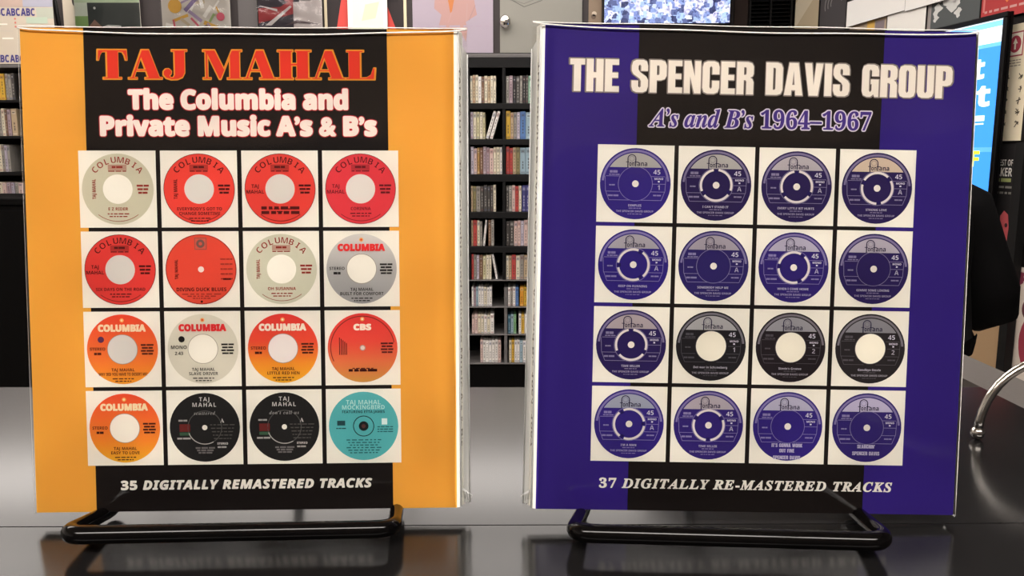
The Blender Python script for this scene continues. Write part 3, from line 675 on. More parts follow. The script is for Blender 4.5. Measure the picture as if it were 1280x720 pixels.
fascia.matrix_parent_inverse = bpy.data.objects['shelf_unit'].matrix_world.inverted()
LB = [(81, 3.4), (125, 3.2), (170, 3.4), (215, 4.5), (247, 3)]
shelf_unit('black shelf of cases at the left edge behind the black cabinet', -260, 380, [(x, 81, 247, False) for x in (-257, -110, 40, 190, 377)], LB)

ORD = ['first', 'second', 'third', 'fourth', 'fifth', 'sixth', 'seventh', 'eighth', 'ninth', 'tenth', 'eleventh', 'twelfth']
CN = {'cream': 'e2d8c0', 'tan': 'c0a888', 'white': 'efeae4', 'brown': '7a5a44', 'grey': '9a948c', 'dark grey': '4a4643', 'pale green': '9cc0a8', 'lilac': 'bcb2c0', 'yellow': 'd8ac3c', 'blue': '5a80b8',
      'ochre': 'a8824c', 'mauve': 'a8929a', 'pink': 'd8bcb4', 'red': 'bc4a44', 'olive': '8a8058', 'pale blue': '9cb4c0', 'navy': '45437a', 'orange': 'dc9a34', 'teal': '3a6478', 'green': '7cae7c', 'black': '242022', 'yellow-green': 'ccc49c'}
def case(xa, xb, zb, height, cname, label, lean=0.0, Y=YS + .015, group='cases on the wall shelves'):
    w_ = xb - xa; d = .19; col = CN[cname]; b = MB(); rn = random.Random(label); h_ = height
    b.cbox(0, 0, 0, w_, d, h_, min(.0015, w_ * .12), col)
    dark = sum(lin(col)) < .5
    ink = lighten(col, 'f0ece4' if dark else '2c2828', .55); alt = lighten(col, rn.choice(['ffffff', '40383c', '8a4040', '405080']), .3)
    m = w_ * .14
    b.LS = 3e-4
    b.rect(m, h_ * .80, w_ - m, h_ * .93, alt, 1)
    b.greek(w_ / 2, h_ * .84, w_ * .45, h_ * .04, ink, 2, 1)
    for k in range(rn.choice([3, 4, 5])): b.rect(w_ * .38, h_ * (.2 + .11 * k), w_ * .62, h_ * (.2 + .11 * k + rn.uniform(.05, .09)), ink, 1)
    b.rect(m, h_ * .04, w_ - m, h_ * .10, alt, 1)
    mx = Matrix.Translation((xa, Y, zb)) @ Matrix.Rotation(lean, 4, 'Y')
    o = b.build('media_case', M_CASE, None, mx); tag(o, label, 'media case', group); return o
def row(ybase, ytop, items, place):
    zb = zpx(ybase) + .0005; H = (zpx(ytop) - zb)
    for i, it in enumerate(items):
        x0, x1, cn = it[:3]; lean = it[3] if len(it) > 3 else 0.0; hh = H * (it[4] if len(it) > 4 else random.Random(x0 + ybase).uniform(.93, 1.0))
        lab = f"{cn} {'leaning ' if lean else ''}case, {ORD[i]} from left, {place}"
        xa, xb = xpx(x0), xpx(x1); z = zb
        if lean < 0: z += math.sin(-lean) * (xb - xa) if False else 0
        if lean: z += abs(math.sin(lean)) * (xb - xa) * (1 if lean > 0 else 0)
        case(xa + .0006, xb - .0006, z, hh, cn, lab, lean)
def names(k): return [f'on shelf {w} left of the divider' for w in k], [f'on shelf {w} right of the divider' for w in k]
RN_ = ['topmost row', 'second row', 'third row', 'fourth row', 'fifth row', 'sixth row', 'third row from bottom', 'second row from bottom', 'bottom row']
def place(r, side): return f"middle shelf, {RN_[r]}, {side} of divider"
ROWS = [
 (129, 93, [(588.5, 591.5, 'cream'), (591.5, 595, 'tan'), (595, 598.5, 'cream'), (598.5, 602.5, 'white'), (602.5, 606, 'brown'), (606, 610, 'cream'), (610, 613.5, 'tan'), (613.5, 617, 'cream'), (617, 620.5, 'cream')],
  [(632.5, 636.5, 'grey'), (636.5, 641, 'mauve'), (641, 645, 'black'), (645, 649.5, 'dark grey'), (649.5, 653, 'grey'), (653, 657, 'black'), (657, 660, 'dark grey'), (660, 665, 'pale green')]),
 (174, 138, [(588.5, 592, 'lilac'), (592, 596, 'cream'), (596, 600, 'yellow-green'), (600, 604, 'cream'), (604, 607, 'yellow-green'), (607.3, 611.3, 'white', .29, 1.0), (612.3, 616.3, 'white', .29, 1.0)],
  [(632.5, 638, 'yellow'), (638, 642, 'tan'), (642, 646, 'grey'), (646, 650, 'lilac'), (650, 657, 'blue'), (657, 664, 'pale blue')]),
 (218, 183, [(588.5, 592.5, 'lilac'), (592.5, 596.5, 'pink'), (596.5, 600, 'ochre'), (600, 604, 'brown'), (604, 608, 'mauve'), (608, 612, 'mauve'), (612, 617, 'pink'), (617, 620.5, 'cream'), (620.5, 625, 'cream'), (625, 628, 'white')],
  [(632.5, 637, 'red'), (637, 641, 'red'), (641, 645, 'tan'), (645, 650, 'olive'), (650, 657, 'pale blue'), (657, 664, 'pale blue')]),
 (265, 231, [(588.5, 591, 'tan'), (591, 595, 'olive'), (595, 600.5, 'grey'), (600.5, 604.5, 'dark grey'), (604.5, 609, 'dark grey'), (609, 613, 'dark grey'), (613, 616.5, 'dark grey'), (616.5, 620, 'cream')],
  [(632.5, 636, 'dark grey'), (636, 640, 'grey'), (640, 644, 'pink'), (644, 648.5, 'red'), (648.5, 652, 'cream'), (652.5, 657.5, 'navy'), (657.5, 662, 'navy')]),
 (308, 275, [(588.5, 591, 'tan'), (591, 596, 'red'), (596, 599.5, 'cream'), (599.5, 602.5, 'grey'), (603, 605.8, 'white', .1, 1.0), (610, 613.5, 'brown'), (613.5, 617.5, 'grey')],
  [(632.5, 637, 'dark grey'), (637, 642.5, 'dark grey'), (642.5, 647, 'pink'), (647, 651, 'pink'), (651, 655, 'lilac'), (655, 660, 'pink')]),
 (350, 318, [(588.5, 591.5, 'red'), (591.5, 595, 'grey'), (595, 598.5, 'lilac'), (598.5, 603, 'brown'), (603, 607, 'yellow-green'), (607, 611, 'cream'), (611, 614, 'cream'), (619.5, 622.3, 'white', -.17, 1.0)],
  [(632.5, 636, 'cream'), (636, 639.5, 'tan'), (639.5, 645, 'red'), (645, 650, 'cream'), (650, 655, 'grey'), (655, 660, 'tan')]),
 (383.5, 359, [(588.5, 591, 'white'), (591, 594, 'mauve'), (594, 597, 'pale blue'), (597, 600.5, 'white'), (600.5, 604, 'white'), (604, 608, 'cream'), (608, 611, 'white'), (611, 614.5, 'white')],
  [(634.5, 638, 'white'), (638, 641, 'grey'), (641, 644.5, 'white'), (644.5, 648.5, 'blue'), (650, 655, 'orange'), (655, 659, 'yellow')]),
 (418, 393, [(588.5, 592, 'pink'), (592, 596, 'pink'), (596, 600, 'cream'), (600, 604, 'cream'), (604, 608, 'white'), (608, 612, 'cream'), (612, 617, 'white')],
  [(634.5, 638.5, 'teal'), (638.5, 642, 'pale blue'), (642, 645.5, 'green'), (648.5, 652, 'white'), (652, 656, 'yellow'), (656, 661, 'white')]),
 (454, 425, [(599, 602.5, 'pink'), (602.5, 606, 'white'), (606, 610, 'white'), (610, 614, 'white'), (614, 618, 'white'), (618, 622, 'white'), (622, 626, 'pink')],
  [(636, 639.5, 'cream'), (639.5, 643, 'yellow'), (643, 646.5, 'white'), (646.5, 650, 'white'), (650, 654, 'pale blue'), (654, 658, 'white'), (658, 662, 'white')])]
for r, (yb, yt, a, c) in enumerate(ROWS):
    row(yb, yt, a, place(r, 'left')); row(yb, yt, c, place(r, 'right'))
LROWS = [(125, 90.5, [(-3, 1, 'red'), (1, 6, 'red'), (6, 11, 'yellow'), (11, 16.5, 'yellow'), (17.5, 21, 'grey'), (21, 25, 'grey'), (25, 29, 'dark grey')]),
         (170, 135, [(-3, 1, 'grey'), (1, 5, 'dark grey'), (5, 9, 'grey'), (9, 13, 'cream'), (13, 16, 'brown'), (16, 20.5, 'mauve'), (21, 28, 'tan')]),
         (215, 180, [(-3, 1, 'grey'), (1, 5, 'cream'), (5, 8.5, 'grey'), (8.5, 12, 'lilac'), (12, 15.5, 'grey')]),
         (247, 227.5, [(-3, 2, 'cream'), (2, 7, 'pink'), (7.5, 12.5, 'mauve'), (13, 17, 'lilac'), (18, 22, 'grey'), (22, 28, 'pink')])]
for r, (yb, yt, a) in enumerate(LROWS): row(yb, yt, a, f"{['top', 'second', 'third', 'lowest'][r]} row of shelf at left edge")
# low black cabinet in front of the left shelf
b = MB(); z1 = at(20, 248, 3.55).z; x0, x1 = at(-360, 300, 3.55).x, at(330, 300, 3.55).x
t = thing('low_cabinet', 'plain black waist-high cabinet in front of the left shelf', 'cabinet', Matrix.Translation((x0, 3.55, 0)))
b.cbox(0, .012, 0, x1 - x0, .45, z1 - .03, .004, '0a0909'); b.build('body', M_BLACK, t)
b = MB(); b.cbox(-.01, 0, z1 - .03, x1 - x0 + .01, .47, z1, .004, '0a0909'); b.build('top', M_BLACK, t)
for k in range(3):
    b = MB(); q = (x1 - x0) / 3; b.cbox(q * k + .01, 0, .06, q * (k + 1) - .01, .012, z1 - .05, .003, '0a0909'); b.build('door', M_BLACK, t)

# ------------------------------------------------------------------ things hung on the back wall
def flatpic(name, label, cat, x0, x1, ytop, ybot, draw, Y=YB - .012, th=.011, group=None, m=None, edge='2a2626'):
    p = at(x0, ybot, Y); q = at(x1, ybot, Y); z1 = at(x0, ytop, Y).z; w_, h_ = q.x - p.x, z1 - p.z
    b = MB(); b.LS = 4e-4; b.cbox(0, 0, 0, w_, th, h_, .001, edge); draw(b, w_, h_)
    o = b.build(name, m or M_POSTER, None, Matrix.Translation((p.x, Y, p.z))); tag(o, label, cat, group); return o
def bag(parent, w_, h_):
    b = MB(); n = 14; vs = []; fs = []; rn = random.Random(w_)
    for j in range(n + 1):
        for i in range(n + 1): vs.append((-.006 + (w_ + .012) * i / n, -.008 - .004 * math.sin(i * 1.1 + j * .8) * math.sin(j * 1.3 - i * .5), -.008 + (h_ + .016) * j / n))
    for j in range(n):
        for i in range(n): a = j * (n + 1) + i; fs.append((a, a + 1, a + n + 2, a + n + 1))
    b.add(vs, fs, 'ffffff', True); o = b.build('plastic_bag', M_BAG, parent); o['label'] = 'clear crinkled plastic bag'
    return o
def sheet(b, w_, h_):
    b.rect(0, 0, w_, h_, 'd8ccba', 1)
    px = w_ / 132; z = lambda y: h_ - (y + 40) * h_ / 122
    b.rect(0, z(9), w_, h_, 'b4b4c4', 2); b.rect(w_ * .5, z(9), w_ * .72, h_, 'c8b0a4', 3)
    b.rect(w_ * .84, z(24), w_, z(10), 'c4c8b8', 2); b.rect(w_ * .74, z(30), w_ * .94, z(22), 'c4d4c0', 3)
    for yy, hh in ((20, 9), (79.5, 9)):
        for k in range(5 if yy < 50 else 4):
            xa = px * (18 + 18.5 * k); b.text('ABC', 'sans', xa, xa + px * 17, z(yy), h_ * hh / 122, '4a4488', 4, off=.02)
    for k in range(3): b.disc(px * 84, z(24 + 5 * k), px * 1.3, 'e08a7a', 4, 10)
    b.rect(px * 58, z(32), px * 74, z(30), 'fff8ec', 3); b.rect(px * 66, z(50), px * 80, z(48), 'fff8ec', 3); b.rect(px * 55, z(40), px * 80, z(39.4), 'd0c8bc', 3)
flatpic('printed_sheet', 'cream sheet printed with rows of blue letters above the left shelf', 'poster', -60, 72, -40, 80, sheet, Y=YS + .05)
p = at(76, 30, YS + .1); t = MB(); t.tube([(0, 0, 0), (-.03, 0, .28), (-.06, 0, .56)], .011, '2a2728', 10)
tag(t.build('dark_pole', M_SHELF, None, Matrix.Translation((at(82, 66, YS + .1).x, YS + .1, zpx(81) + .0))), 'thin dark slanted pole beside the blue-lettered sheet', 'pole')
def creamp(b, w_, h_): b.rect(0, 0, w_, h_, 'd8ccb8', 1); b.disc(w_ * .97, h_ * .52, h_ * .055, '4a4440', 2, 20, .55)
flatpic('cream_board', 'narrow cream panel left of the bagged green record', 'panel', 83, 99, -60, 66, creamp)
def record(name, label, x0, x1, ytop, ybot, draw, Y=YB - .04):
    p = at(x0, ybot, Y); q = at(x1, ybot, Y); z1 = at(x0, ytop, Y).z; w_, h_ = q.x - p.x, z1 - p.z
    t = thing('record_album', label, 'record', Matrix.Translation((p.x, Y, p.z)), 'bagged records on the back wall')
    b = MB(); b.LS = 4e-4; b.cbox(0, 0, 0, w_, .006, h_, .001, 'dcd6cc'); draw(b, w_, h_); b.build('cover', M_POSTER, t); bag(t, w_, h_)
    # small ledge peg keeping it on the wall
    b = MB(); b.box(w_ * .2, 0, -.009, w_ * .8, YB - Y - .001, -.0085, '333333'); b.build('ledge', M_SHELF, t)
def covA(b, w_, h_):
    b.rect(0, 0, w_, h_, 'd4e4c4', 1); b.rect(w_ * .0, h_ * .3, w_ * .2, h_ * .62, 'a8cc84', 2); b.rect(0, h_ * .5, w_ * .2, h_ * .7, 'eef4e4', 3); b.rect(w_ * .2, 0, w_, h_ * .70, '4e5250', 4)
    b.poly([(w_ * .12, h_ * .25), (w_ * .3, h_ * .45), (w_ * .42, h_ * .33), (w_ * .4, 0), (w_ * .1, 0)], 'b08c7c', 5); b.disc(w_ * .31, h_ * .62, h_ * .02, 'f4f4f0', 5, 12)
    b.poly([(w_ * .35, h_ * .32), (w_ * .5, h_ * .37), (w_ * .7, h_ * .36), (w_ * .7, h_ * .33)], 'e8e8e4', 6)
record('r', 'record in a shiny bag, green cover with dark grey photo panel', 97, 178, -22, 62, covA)
def covB(b, w_, h_):
    rn = random.Random(5); b.rect(0, 0, w_, h_, 'd6cfc6', 1)
    for k in range(34):
        x, z = rn.uniform(.05, .85) * w_, rn.uniform(.05, .9) * h_; c = rn.choice(['8a78a0', 'a894b4', 'e0b050', 'd86a7c', '9cb478', 'f4f0ea', 'f4f0ea', '7a6a68', 'c8b89c'])
        a = rn.uniform(0, PI); l = rn.uniform(.06, .2) * w_; ww = rn.uniform(.02, .06) * w_; dx, dz = math.cos(a) * l, math.sin(a) * l
        x = min(max(x, abs(dx)), w_ - abs(dx)); z = min(max(z, abs(dz)), h_ - abs(dz))
        b.line(x - dx * .7, z - dz * .7, x + dx * .7, z + dz * .7, ww, c, 2 + k % 7)
    b.disc(w_ * .2, h_ * .62, w_ * .1, 'e4b454', 9, 20); b.disc(w_ * .86, h_ * .47, w_ * .06, 'e06a80', 9, 16)
record('r', 'bagged record with a busy purple, yellow and white cover', 205, 290, -26, 62, covB)
def greyp(b, w_, h_): b.rect(0, 0, w_, h_, '5a5656', 1)
flatpic('grey_board', 'plain dark grey panel between two bagged records', 'panel', 300, 324, -50, 64, greyp)
def covC(b, w_, h_):
    b.rect(0, 0, w_, h_, 'e2d8d6', 1); b.rect(0, h_ * .3, w_ * .55, h_, '46404a', 2)
    b.poly([(0, h_ * .36), (w_ * .55, h_ * .5), (w_ * .55, h_ * .72), (w_ * .35, h_ * .6), (0, h_ * .58)], 'b8484c', 3); b.rect(w_ * .42, h_ * .68, w_ * .56, h_ * .9, 'c86a6a', 4); b.rect(w_ * .55, h_ * .67, w_ * .65, h_ * .72, '55505a', 4)
    b.poly([(w_ * .1, h_ * .33), (w_ * .5, h_ * .62), (w_ * .53, h_ * .6), (w_ * .2, h_ * .33)], 'eee8e6', 5); b.poly([(w_ * .0, h_ * .62), (w_ * .3, h_ * .53), (w_ * .3, h_ * .57)], 'eee8e6', 5)
    b.poly([(w_ * .4, h_ * .33), (w_ * .6, h_ * .41), (w_ * .95, h_ * .35), (w_ * .6, h_ * .36)], '6a5a5e', 5); b.greek(w_ * .75, h_ * .69, w_ * .16, h_ * .015, '8a8488', 4, 2)
record('r', 'bagged record with a torn-looking red, black and pale pink cover', 325, 404, -26, 60, covC)
def covD(b, w_, h_):
    b.rect(0, 0, w_, h_, 'd8ccac', 1); b.rect(w_ * .035, h_ * .02, w_ * .965, h_ * .98, '2c2526', 2)
    b.poly([(w_ * .14, 0.2 * h_), (w_ * .27, h_ * .8), (w_ * .62, h_ * .8), (w_ * .88, .2 * h_)], 'd04a44', 3); b.poly([(w_ * .25, h_ * .78), (w_ * .42, h_ * .9), (w_ * .62, h_ * .78)], 'd04a44', 3)
    b.poly([(w_ * .72, h_ * .74), (w_ * .92, h_ * .60), (w_ * .94, h_ * .57), (w_ * .90, h_ * .58), (w_ * .72, h_ * .66)], 'c89484', 5); b.rect(w_ * .74, h_ * .5, w_ * .9, h_ * .57, '241e20', 4)
flatpic('framed_poster', 'pale framed dark poster of a figure in a red dress', 'poster', 407, 509, -60, 64, covD, edge='d8ccac')
def cardw(b, w_, h_): b.rect(0, 0, w_, h_, 'f2efe4', 1); b.rect(w_ * .12, h_ * .35, w_ * .9, h_ * .9, 'e6ecd4', 2); b.poly([(w_ * .35, h_ * .5), (w_ * .7, h_ * .55), (w_ * .8, h_ * .85), (w_ * .45, h_ * .8)], 'd4e4b8', 3)
flatpic('white_card', 'small white card in a wrapper overlapping the red dress poster', 'card', 436, 485, -8, 60, cardw, Y=YB - .032, th=.018)
def covE(b, w_, h_):
    b.rect(0, 0, w_, h_, 'a89ca9', 1); u = w_ / 100; z = lambda y: h_ * (66 - y) / 126
    b.poly([(u * 30, z(0 - 30)), (u * 27, z(10)), (u * 36, z(18)), (u * 32, z(34)), (u * 60, z(40)), (u * 66, z(52)), (u * 68, z(36)), (u * 66, z(27)), (u * 80, z(18)), (u * 78, z(8)), (u * 72, z(-30))], 'b48f8a', 2)
    b.poly([(u * 44, z(-2)), (u * 52, z(-2)), (u * 49, z(14)), (u * 47, z(16))], 'c07848', 3); b.line(u * 49, z(14), u * 44, z(28), u * 1, 'b89490', 3); b.line(u * 68, z(4), u * 67, z(26), u * 1.2, 'b49490', 3); b.line(u * 78, z(6), u * 70, z(25), u * .8, 'a08486', 3)
    b.greek(w_ * .52, z(33.5), w_ * .86, h_ * .018, 'a89aa8', 4, 7)
flatpic('portrait_poster', 'pale lilac poster of a figure in a pink suit', 'poster', 516.5, 616.5, -60, 66, covE)
def covF(b, w_, h_):
    b.rect(0, 0, w_, h_, '8e8c84', 1); u = w_ / 102; z = lambda y: h_ * (66 - y) / 126
    hx = [(u * 8, z(-4)), (u * 30, z(8)), (u * 52, z(0)), (u * 54, z(-10)), (u * 30, z(-20)), (u * 6, z(-12))]
    for (a, c) in zip(hx, hx[1:] + hx[:1]): b.line(*a, *c, u * .8, '5f5e59', 2)
    b.line(u * 12, z(-1), u * 30, z(4), u * .6, '6f6e68', 2); b.line(u * 30, z(4), u * 50, z(-4), u * .6, '6f6e68', 2); b.greek(u * 30, z(-1), u * 14, h_ * .01, '8a8880', 3, 3)
flatpic('grey_poster', 'grey-green poster with a thin hexagon drawing', 'poster', 625, 727, -60, 66, covF)
p = at(631.5, 27, YB - .035); b = MB(); b.ball((0, 0, 0), .036, 'aaaaaa', 20, 12, (.8, .5, 1)); b.ball((.008, -.012, .006), .016, 'cccccc', 14, 8, (1, .6, 1))
tag(b.build('metal_knob', M_CHROME, None, Matrix.Translation(p)), 'round metal knob at left edge of the grey-green poster', 'knob')
def tanp(b, w_, h_):
    b.rect(0, 0, w_, h_, '8c7a68', 1)
    for k in range(9): rn = random.Random(k); b.disc(rn.uniform(.25, .75) * w_, rn.uniform(.3, .9) * h_, w_ * .18, rn.choice(['b09a84', '6c5c50', 'c8b8a4']), 2 + k % 3, 12)
flatpic('brown_picture', 'narrow mottled brown picture left of the television', 'picture', 735, 752, -60, 66, tanp)
# television
pT = at(753, 31, YB - .10); pR = at(914, 31, YB - .10); zt = at(753, -62, YB - .10).z; w_, h_ = pR.x - pT.x, zt - pT.z
t = thing('television', 'wall television showing a bright blue aerial city view', 'television', Matrix.Translation((pT.x, YB - .10, pT.z)))
b = MB(); b.cbox(0, .004, 0, w_, .06, h_, .004, '0c0b0c'); b.cbox(w_ * .3, .06, h_ * .3, w_ * .7, .099, h_ * .7, .004, '0c0b0c'); b.build('housing', M_BEZEL, t)
ms = bpy.data.materials.new('city_screen'); ms.use_nodes = True; nt = ms.node_tree; N = nt.nodes.new; bs = nt.nodes['Principled BSDF']
tc = N('ShaderNodeTexCoord'); vo = N('ShaderNodeTexVoronoi'); vo.distance = 'CHEBYCHEV'; vo.inputs['Scale'].default_value = 36; nt.links.new(tc.outputs['Object'], vo.inputs['Vector'])
v2 = N('ShaderNodeTexVoronoi'); v2.distance = 'CHEBYCHEV'; v2.inputs['Scale'].default_value = 95; nt.links.new(tc.outputs['Object'], v2.inputs['Vector'])
r1 = N('ShaderNodeValToRGB'); e = r1.color_ramp.elements; e[0].position = .1; e[0].color = (*lin('3a4270'), 1); e[1].position = .95; e[1].color = (*lin('f4f8ff'), 1)
for ps, cc in ((.3, '8494d0'), (.5, 'b4d0f8'), (.7, 'dcd8f8')): q = e.new(ps); q.color = (*lin(cc), 1)
sep = N('ShaderNodeSeparateColor'); nt.links.new(vo.outputs['Color'], sep.inputs[0]); nt.links.new(sep.outputs[0], r1.inputs[0])
r2 = N('ShaderNodeValToRGB'); e = r2.color_ramp.elements; e[0].color = (.12, .14, .3, 1); e[1].position = .5; e[1].color = (1, 1, 1, 1); sp2 = N('ShaderNodeSeparateColor'); nt.links.new(v2.outputs['Color'], sp2.inputs[0]); nt.links.new(sp2.outputs[1], r2.inputs[0])
mx = N('ShaderNodeMix'); mx.data_type = 'RGBA'; mx.blend_type = 'MULTIPLY'; mx.inputs[0].default_value = .8; nt.links.new(r1.outputs[0], mx.inputs[6]); nt.links.new(r2.outputs[0], mx.inputs[7])
nt.links.new(mx.outputs[2], bs.inputs['Emission Color']); bs.inputs['Emission Strength'].default_value = 1.35; bs.inputs['Base Color'].default_value = (.01, .01, .01, 1)
b = MB(); e_ = w_ * .014; b.box(e_, 0, e_, w_ - e_, .004, h_ - e_, 'ffffff'); b.build('screen', ms, t)['label'] = 'lit blue city picture'
def brn(b, w_, h_): b.rect(0, 0, w_, h_, '3a2c26', 1)
flatpic('brown_board', 'dark brown panel between television and black louvre', 'panel', 916, 934, -60, 66, brn)
# louvre
p = at(935, 66, YB - .05); q = at(988, 66, YB - .05); zt = at(935, -60, YB - .05).z; w_, h_ = q.x - p.x, zt - p.z
t = thing('louvre_vent', 'black slatted louvre right of the television', 'vent', Matrix.Translation((p.x, YB - .05, p.z)))
b = MB(); b.box(0, .044, 0, w_, .049, h_, '0c0b0c'); b.build('backing', M_BLACK, t)
b = MB()
for x in (0, w_ * .5 - .004, w_ - .008): b.box(x, 0, 0, x + .008, .044, h_, '2a2828')
b.box(.008, 0, h_ - .008, w_ - .008, .044, h_, '2a2828'); b.build('frame', M_SHELF, t)
ns = 26
for k in range(ns):
    z = h_ * (k + .3) / ns; b = MB(); b.add([(.009, .004, z), (w_ - .009, .004, z + .004), (w_ - .009, .036, z + .016), (.009, .036, z + .012), (.009, .004, z + .002), (w_ - .009, .004, z + .006), (w_ - .009, .036, z + .018), (.009, .036, z + .014)],
          [(0, 3, 2, 1), (4, 5, 6, 7), (0, 1, 5, 4), (1, 2, 6, 5), (2, 3, 7, 6), (3, 0, 4, 7)], '3a3838'); b.build('slat', M_SHELFG if False else M_SHELF, t)

# ------------------------------------------------------------------ things on the right wall
def wallpic(name, label, cat, pa, pb, ztop, zbot, draw, off=.012, m=None, edge='2a2626', th=.01):
    """pa, pb: pixels giving the near and far ends along the wall; ztop, zbot: pixels giving top and bottom"""
    u0 = onwall(*pa, off)[0]; u1 = onwall(*pb, off)[0]; z1 = onwall(*ztop, off)[1]; z0 = onwall(*zbot, off)[1]
    b = MB(); b.LS = 4e-4; w_, h_ = u1 - u0, z1 - z0; b.cbox(0, 0, 0, w_, th, h_, .001, edge); draw(b, w_, h_)
    o = b.build(name, m or M_POSTER, None, MR @ Matrix.Translation((u0, -off, z0))); tag(o, label, cat); return o
def full(col): return lambda b, w_, h_: b.rect(0, 0, w_, h_, col, 1)
wallpic('tan_picture', 'pale tan picture at far end of right wall', 'picture', (994, 20), (1023, 20), (1010, -60), (1010, 70), lambda b, w_, h_: (b.rect(0, 0, w_, h_, 'b4a488', 1), b.poly([(0, h_ * .3), (w_, h_ * .6), (w_, h_ * .8), (0, h_ * .55)], 'c8bca4', 2)))
def arcs(b, w_, h_):
    b.rect(0, 0, w_, h_, '4a4646', 1)
    for k in range(3):
        r = h_ * (.07 + .04 * k); n = 20
        for i in range(n): a, c = PI * (.0 + 1.1 * i / n), PI * (1.1 * (i + 1) / n); b.line(w_ * .62 + r * 1.5 * math.cos(a), h_ * .5 + r * math.sin(a), w_ * .62 + r * 1.5 * math.cos(c), h_ * .5 + r * math.sin(c), h_ * .012, '9a9694', 2)
    b.greek(w_ * .25, h_ * .6, w_ * .1, h_ * .12, '9a9694', 2, 1)
wallpic('dark_picture', 'dark grey picture with pale concentric arcs', 'picture', (1025, 20), (1057, 20), (1040, -60), (1040, 70), arcs)
wallpic('white_banner', 'large bright white panel high on right wall', 'panel', (1059, 10), (1131, 10), (1130, -22), (1130, 13), full('fbf9f4'), off=.03, edge='6a6460')
wallpic('white_sign', 'bright white panel right of the large white one, above the grey photo', 'panel', (1132, 0), (1182, 0), (1150, -22), (1150, 9), full('fbf9f4'), off=.03, edge='6a6460')
wallpic('yellow_picture', 'small tan and yellow picture under the large white panel', 'picture', (1062, 35), (1108, 30), (1090, 16), (1090, 80), lambda b, w_, h_: (b.rect(0, 0, w_, h_, 'b8a48c', 1), b.rect(w_ * .5, h_ * .4, w_ * .7, h_ * .95, 'e0b45a', 2), b.rect(w_ * .72, h_ * .2, w_ * .95, h_ * .8, '8a7c80', 2)))
wallpic('white_poster', 'plain white poster left of the grey photo, over the blue album', 'poster', (1109, 30), (1157, 25), (1130, 14), (1130, 110), full('f8f5ee'), off=.02)
def greyph(b, w_, h_):
    b.rect(0, 0, w_, h_, '585c5c', 1); b.rect(0, 0, w_ * .1, h_, 'a49c98', 2)
    for x, z, r in ((.22, .62, .08), (.45, .72, .1), (.52, .62, .09), (.6, .66, .07), (.2, .5, .05), (.62, .5, .06), (.3, .75, .05)): b.poly([(w_ * (x + r * math.cos(a) * (1 + .5 * math.sin(a * 3 + x * 9))), h_ * (z + r * .9 * math.sin(a) * (1 + .4 * math.cos(a * 2 + z * 7)))) for a in [i * PI / 6 for i in range(12)]], 'dcdcd8', 3)
wallpic('group_photo', 'grey poster with a few white ragged shapes, above the lit sign', 'poster', (1158, 20), (1224, 20), (1200, -30), (1200, 60), greyph)
def redp(b, w_, h_):
    b.rect(0, 0, w_, h_, 'b83c3c', 1); b.poly([(w_ * .32, h_ * .55), (w_ * .4, h_ * .36), (w_ * .5, h_ * .55)], 'e88a4a', 2); b.disc(w_ * .4, h_ * .5, h_ * .035, 'f0c080', 3, 12)
    b.greek(w_ * .36, h_ * .2, w_ * .6, h_ * .06, 'd4a09a', 3, 6); b.rect(w_ * .03, h_ * .24, w_ * .06, h_ * .6, 'd8807a', 3)
wallpic('red_poster', 'red poster at the top right corner, above the cream one', 'poster', (1227, 10), (1312, 0), (1262, -30), (1262, 20), redp)
def creamb(b, w_, h_):
    b.rect(0, 0, w_, h_, 'ecdfc2', 1); k = w_ / 60
    ex, ez, s = w_ * .64, h_ * .83, w_ * .40
    b.rect(ex - s * .52, ez - s * .55, ex + s * .52, ez + s * .55, 'a83a48', 2); b.rect(ex - s * .46, ez - s * .49, ex + s * .46, ez + s * .49, 'f4ead8', 3); b.disc(ex, ez, s * .38, 'b04050', 4, 30)
    b.poly([(ex, ez + s * .27), (ex - s * .16, ez + s * .02), (ex - s * .06, ez + s * .02), (ex - s * .06, ez - s * .24), (ex + s * .06, ez - s * .24), (ex + s * .06, ez + s * .02), (ex + s * .16, ez + s * .02)], 'f4ead8', 5)
    for q in range(3): b.greek(ex, ez - s * (.75 + .12 * q), s * .9, s * .05, '9a8c7c', 3, 4)
    rn = random.Random(4)
    for col_ in (.52, .86):
        for q in range(5):
            z = h_ * (.55 - .1 * q); x = w_ * col_
            for j in range(4): a = rn.uniform(-.9, 1.6); l = w_ * .045; b.line(x + rn.uniform(-.04, .04) * w_ - l * math.cos(a), z + rn.uniform(-.02, .02) * h_ - l * math.sin(a), x + l * math.cos(a), z + l * math.sin(a), w_ * .018, '585044', 3)
wallpic('cream_poster', 'cream poster with red round emblem and dark brush writing', 'poster', (1236, 110), (1283, 100), (1262, 32), (1262, 176), creamb)
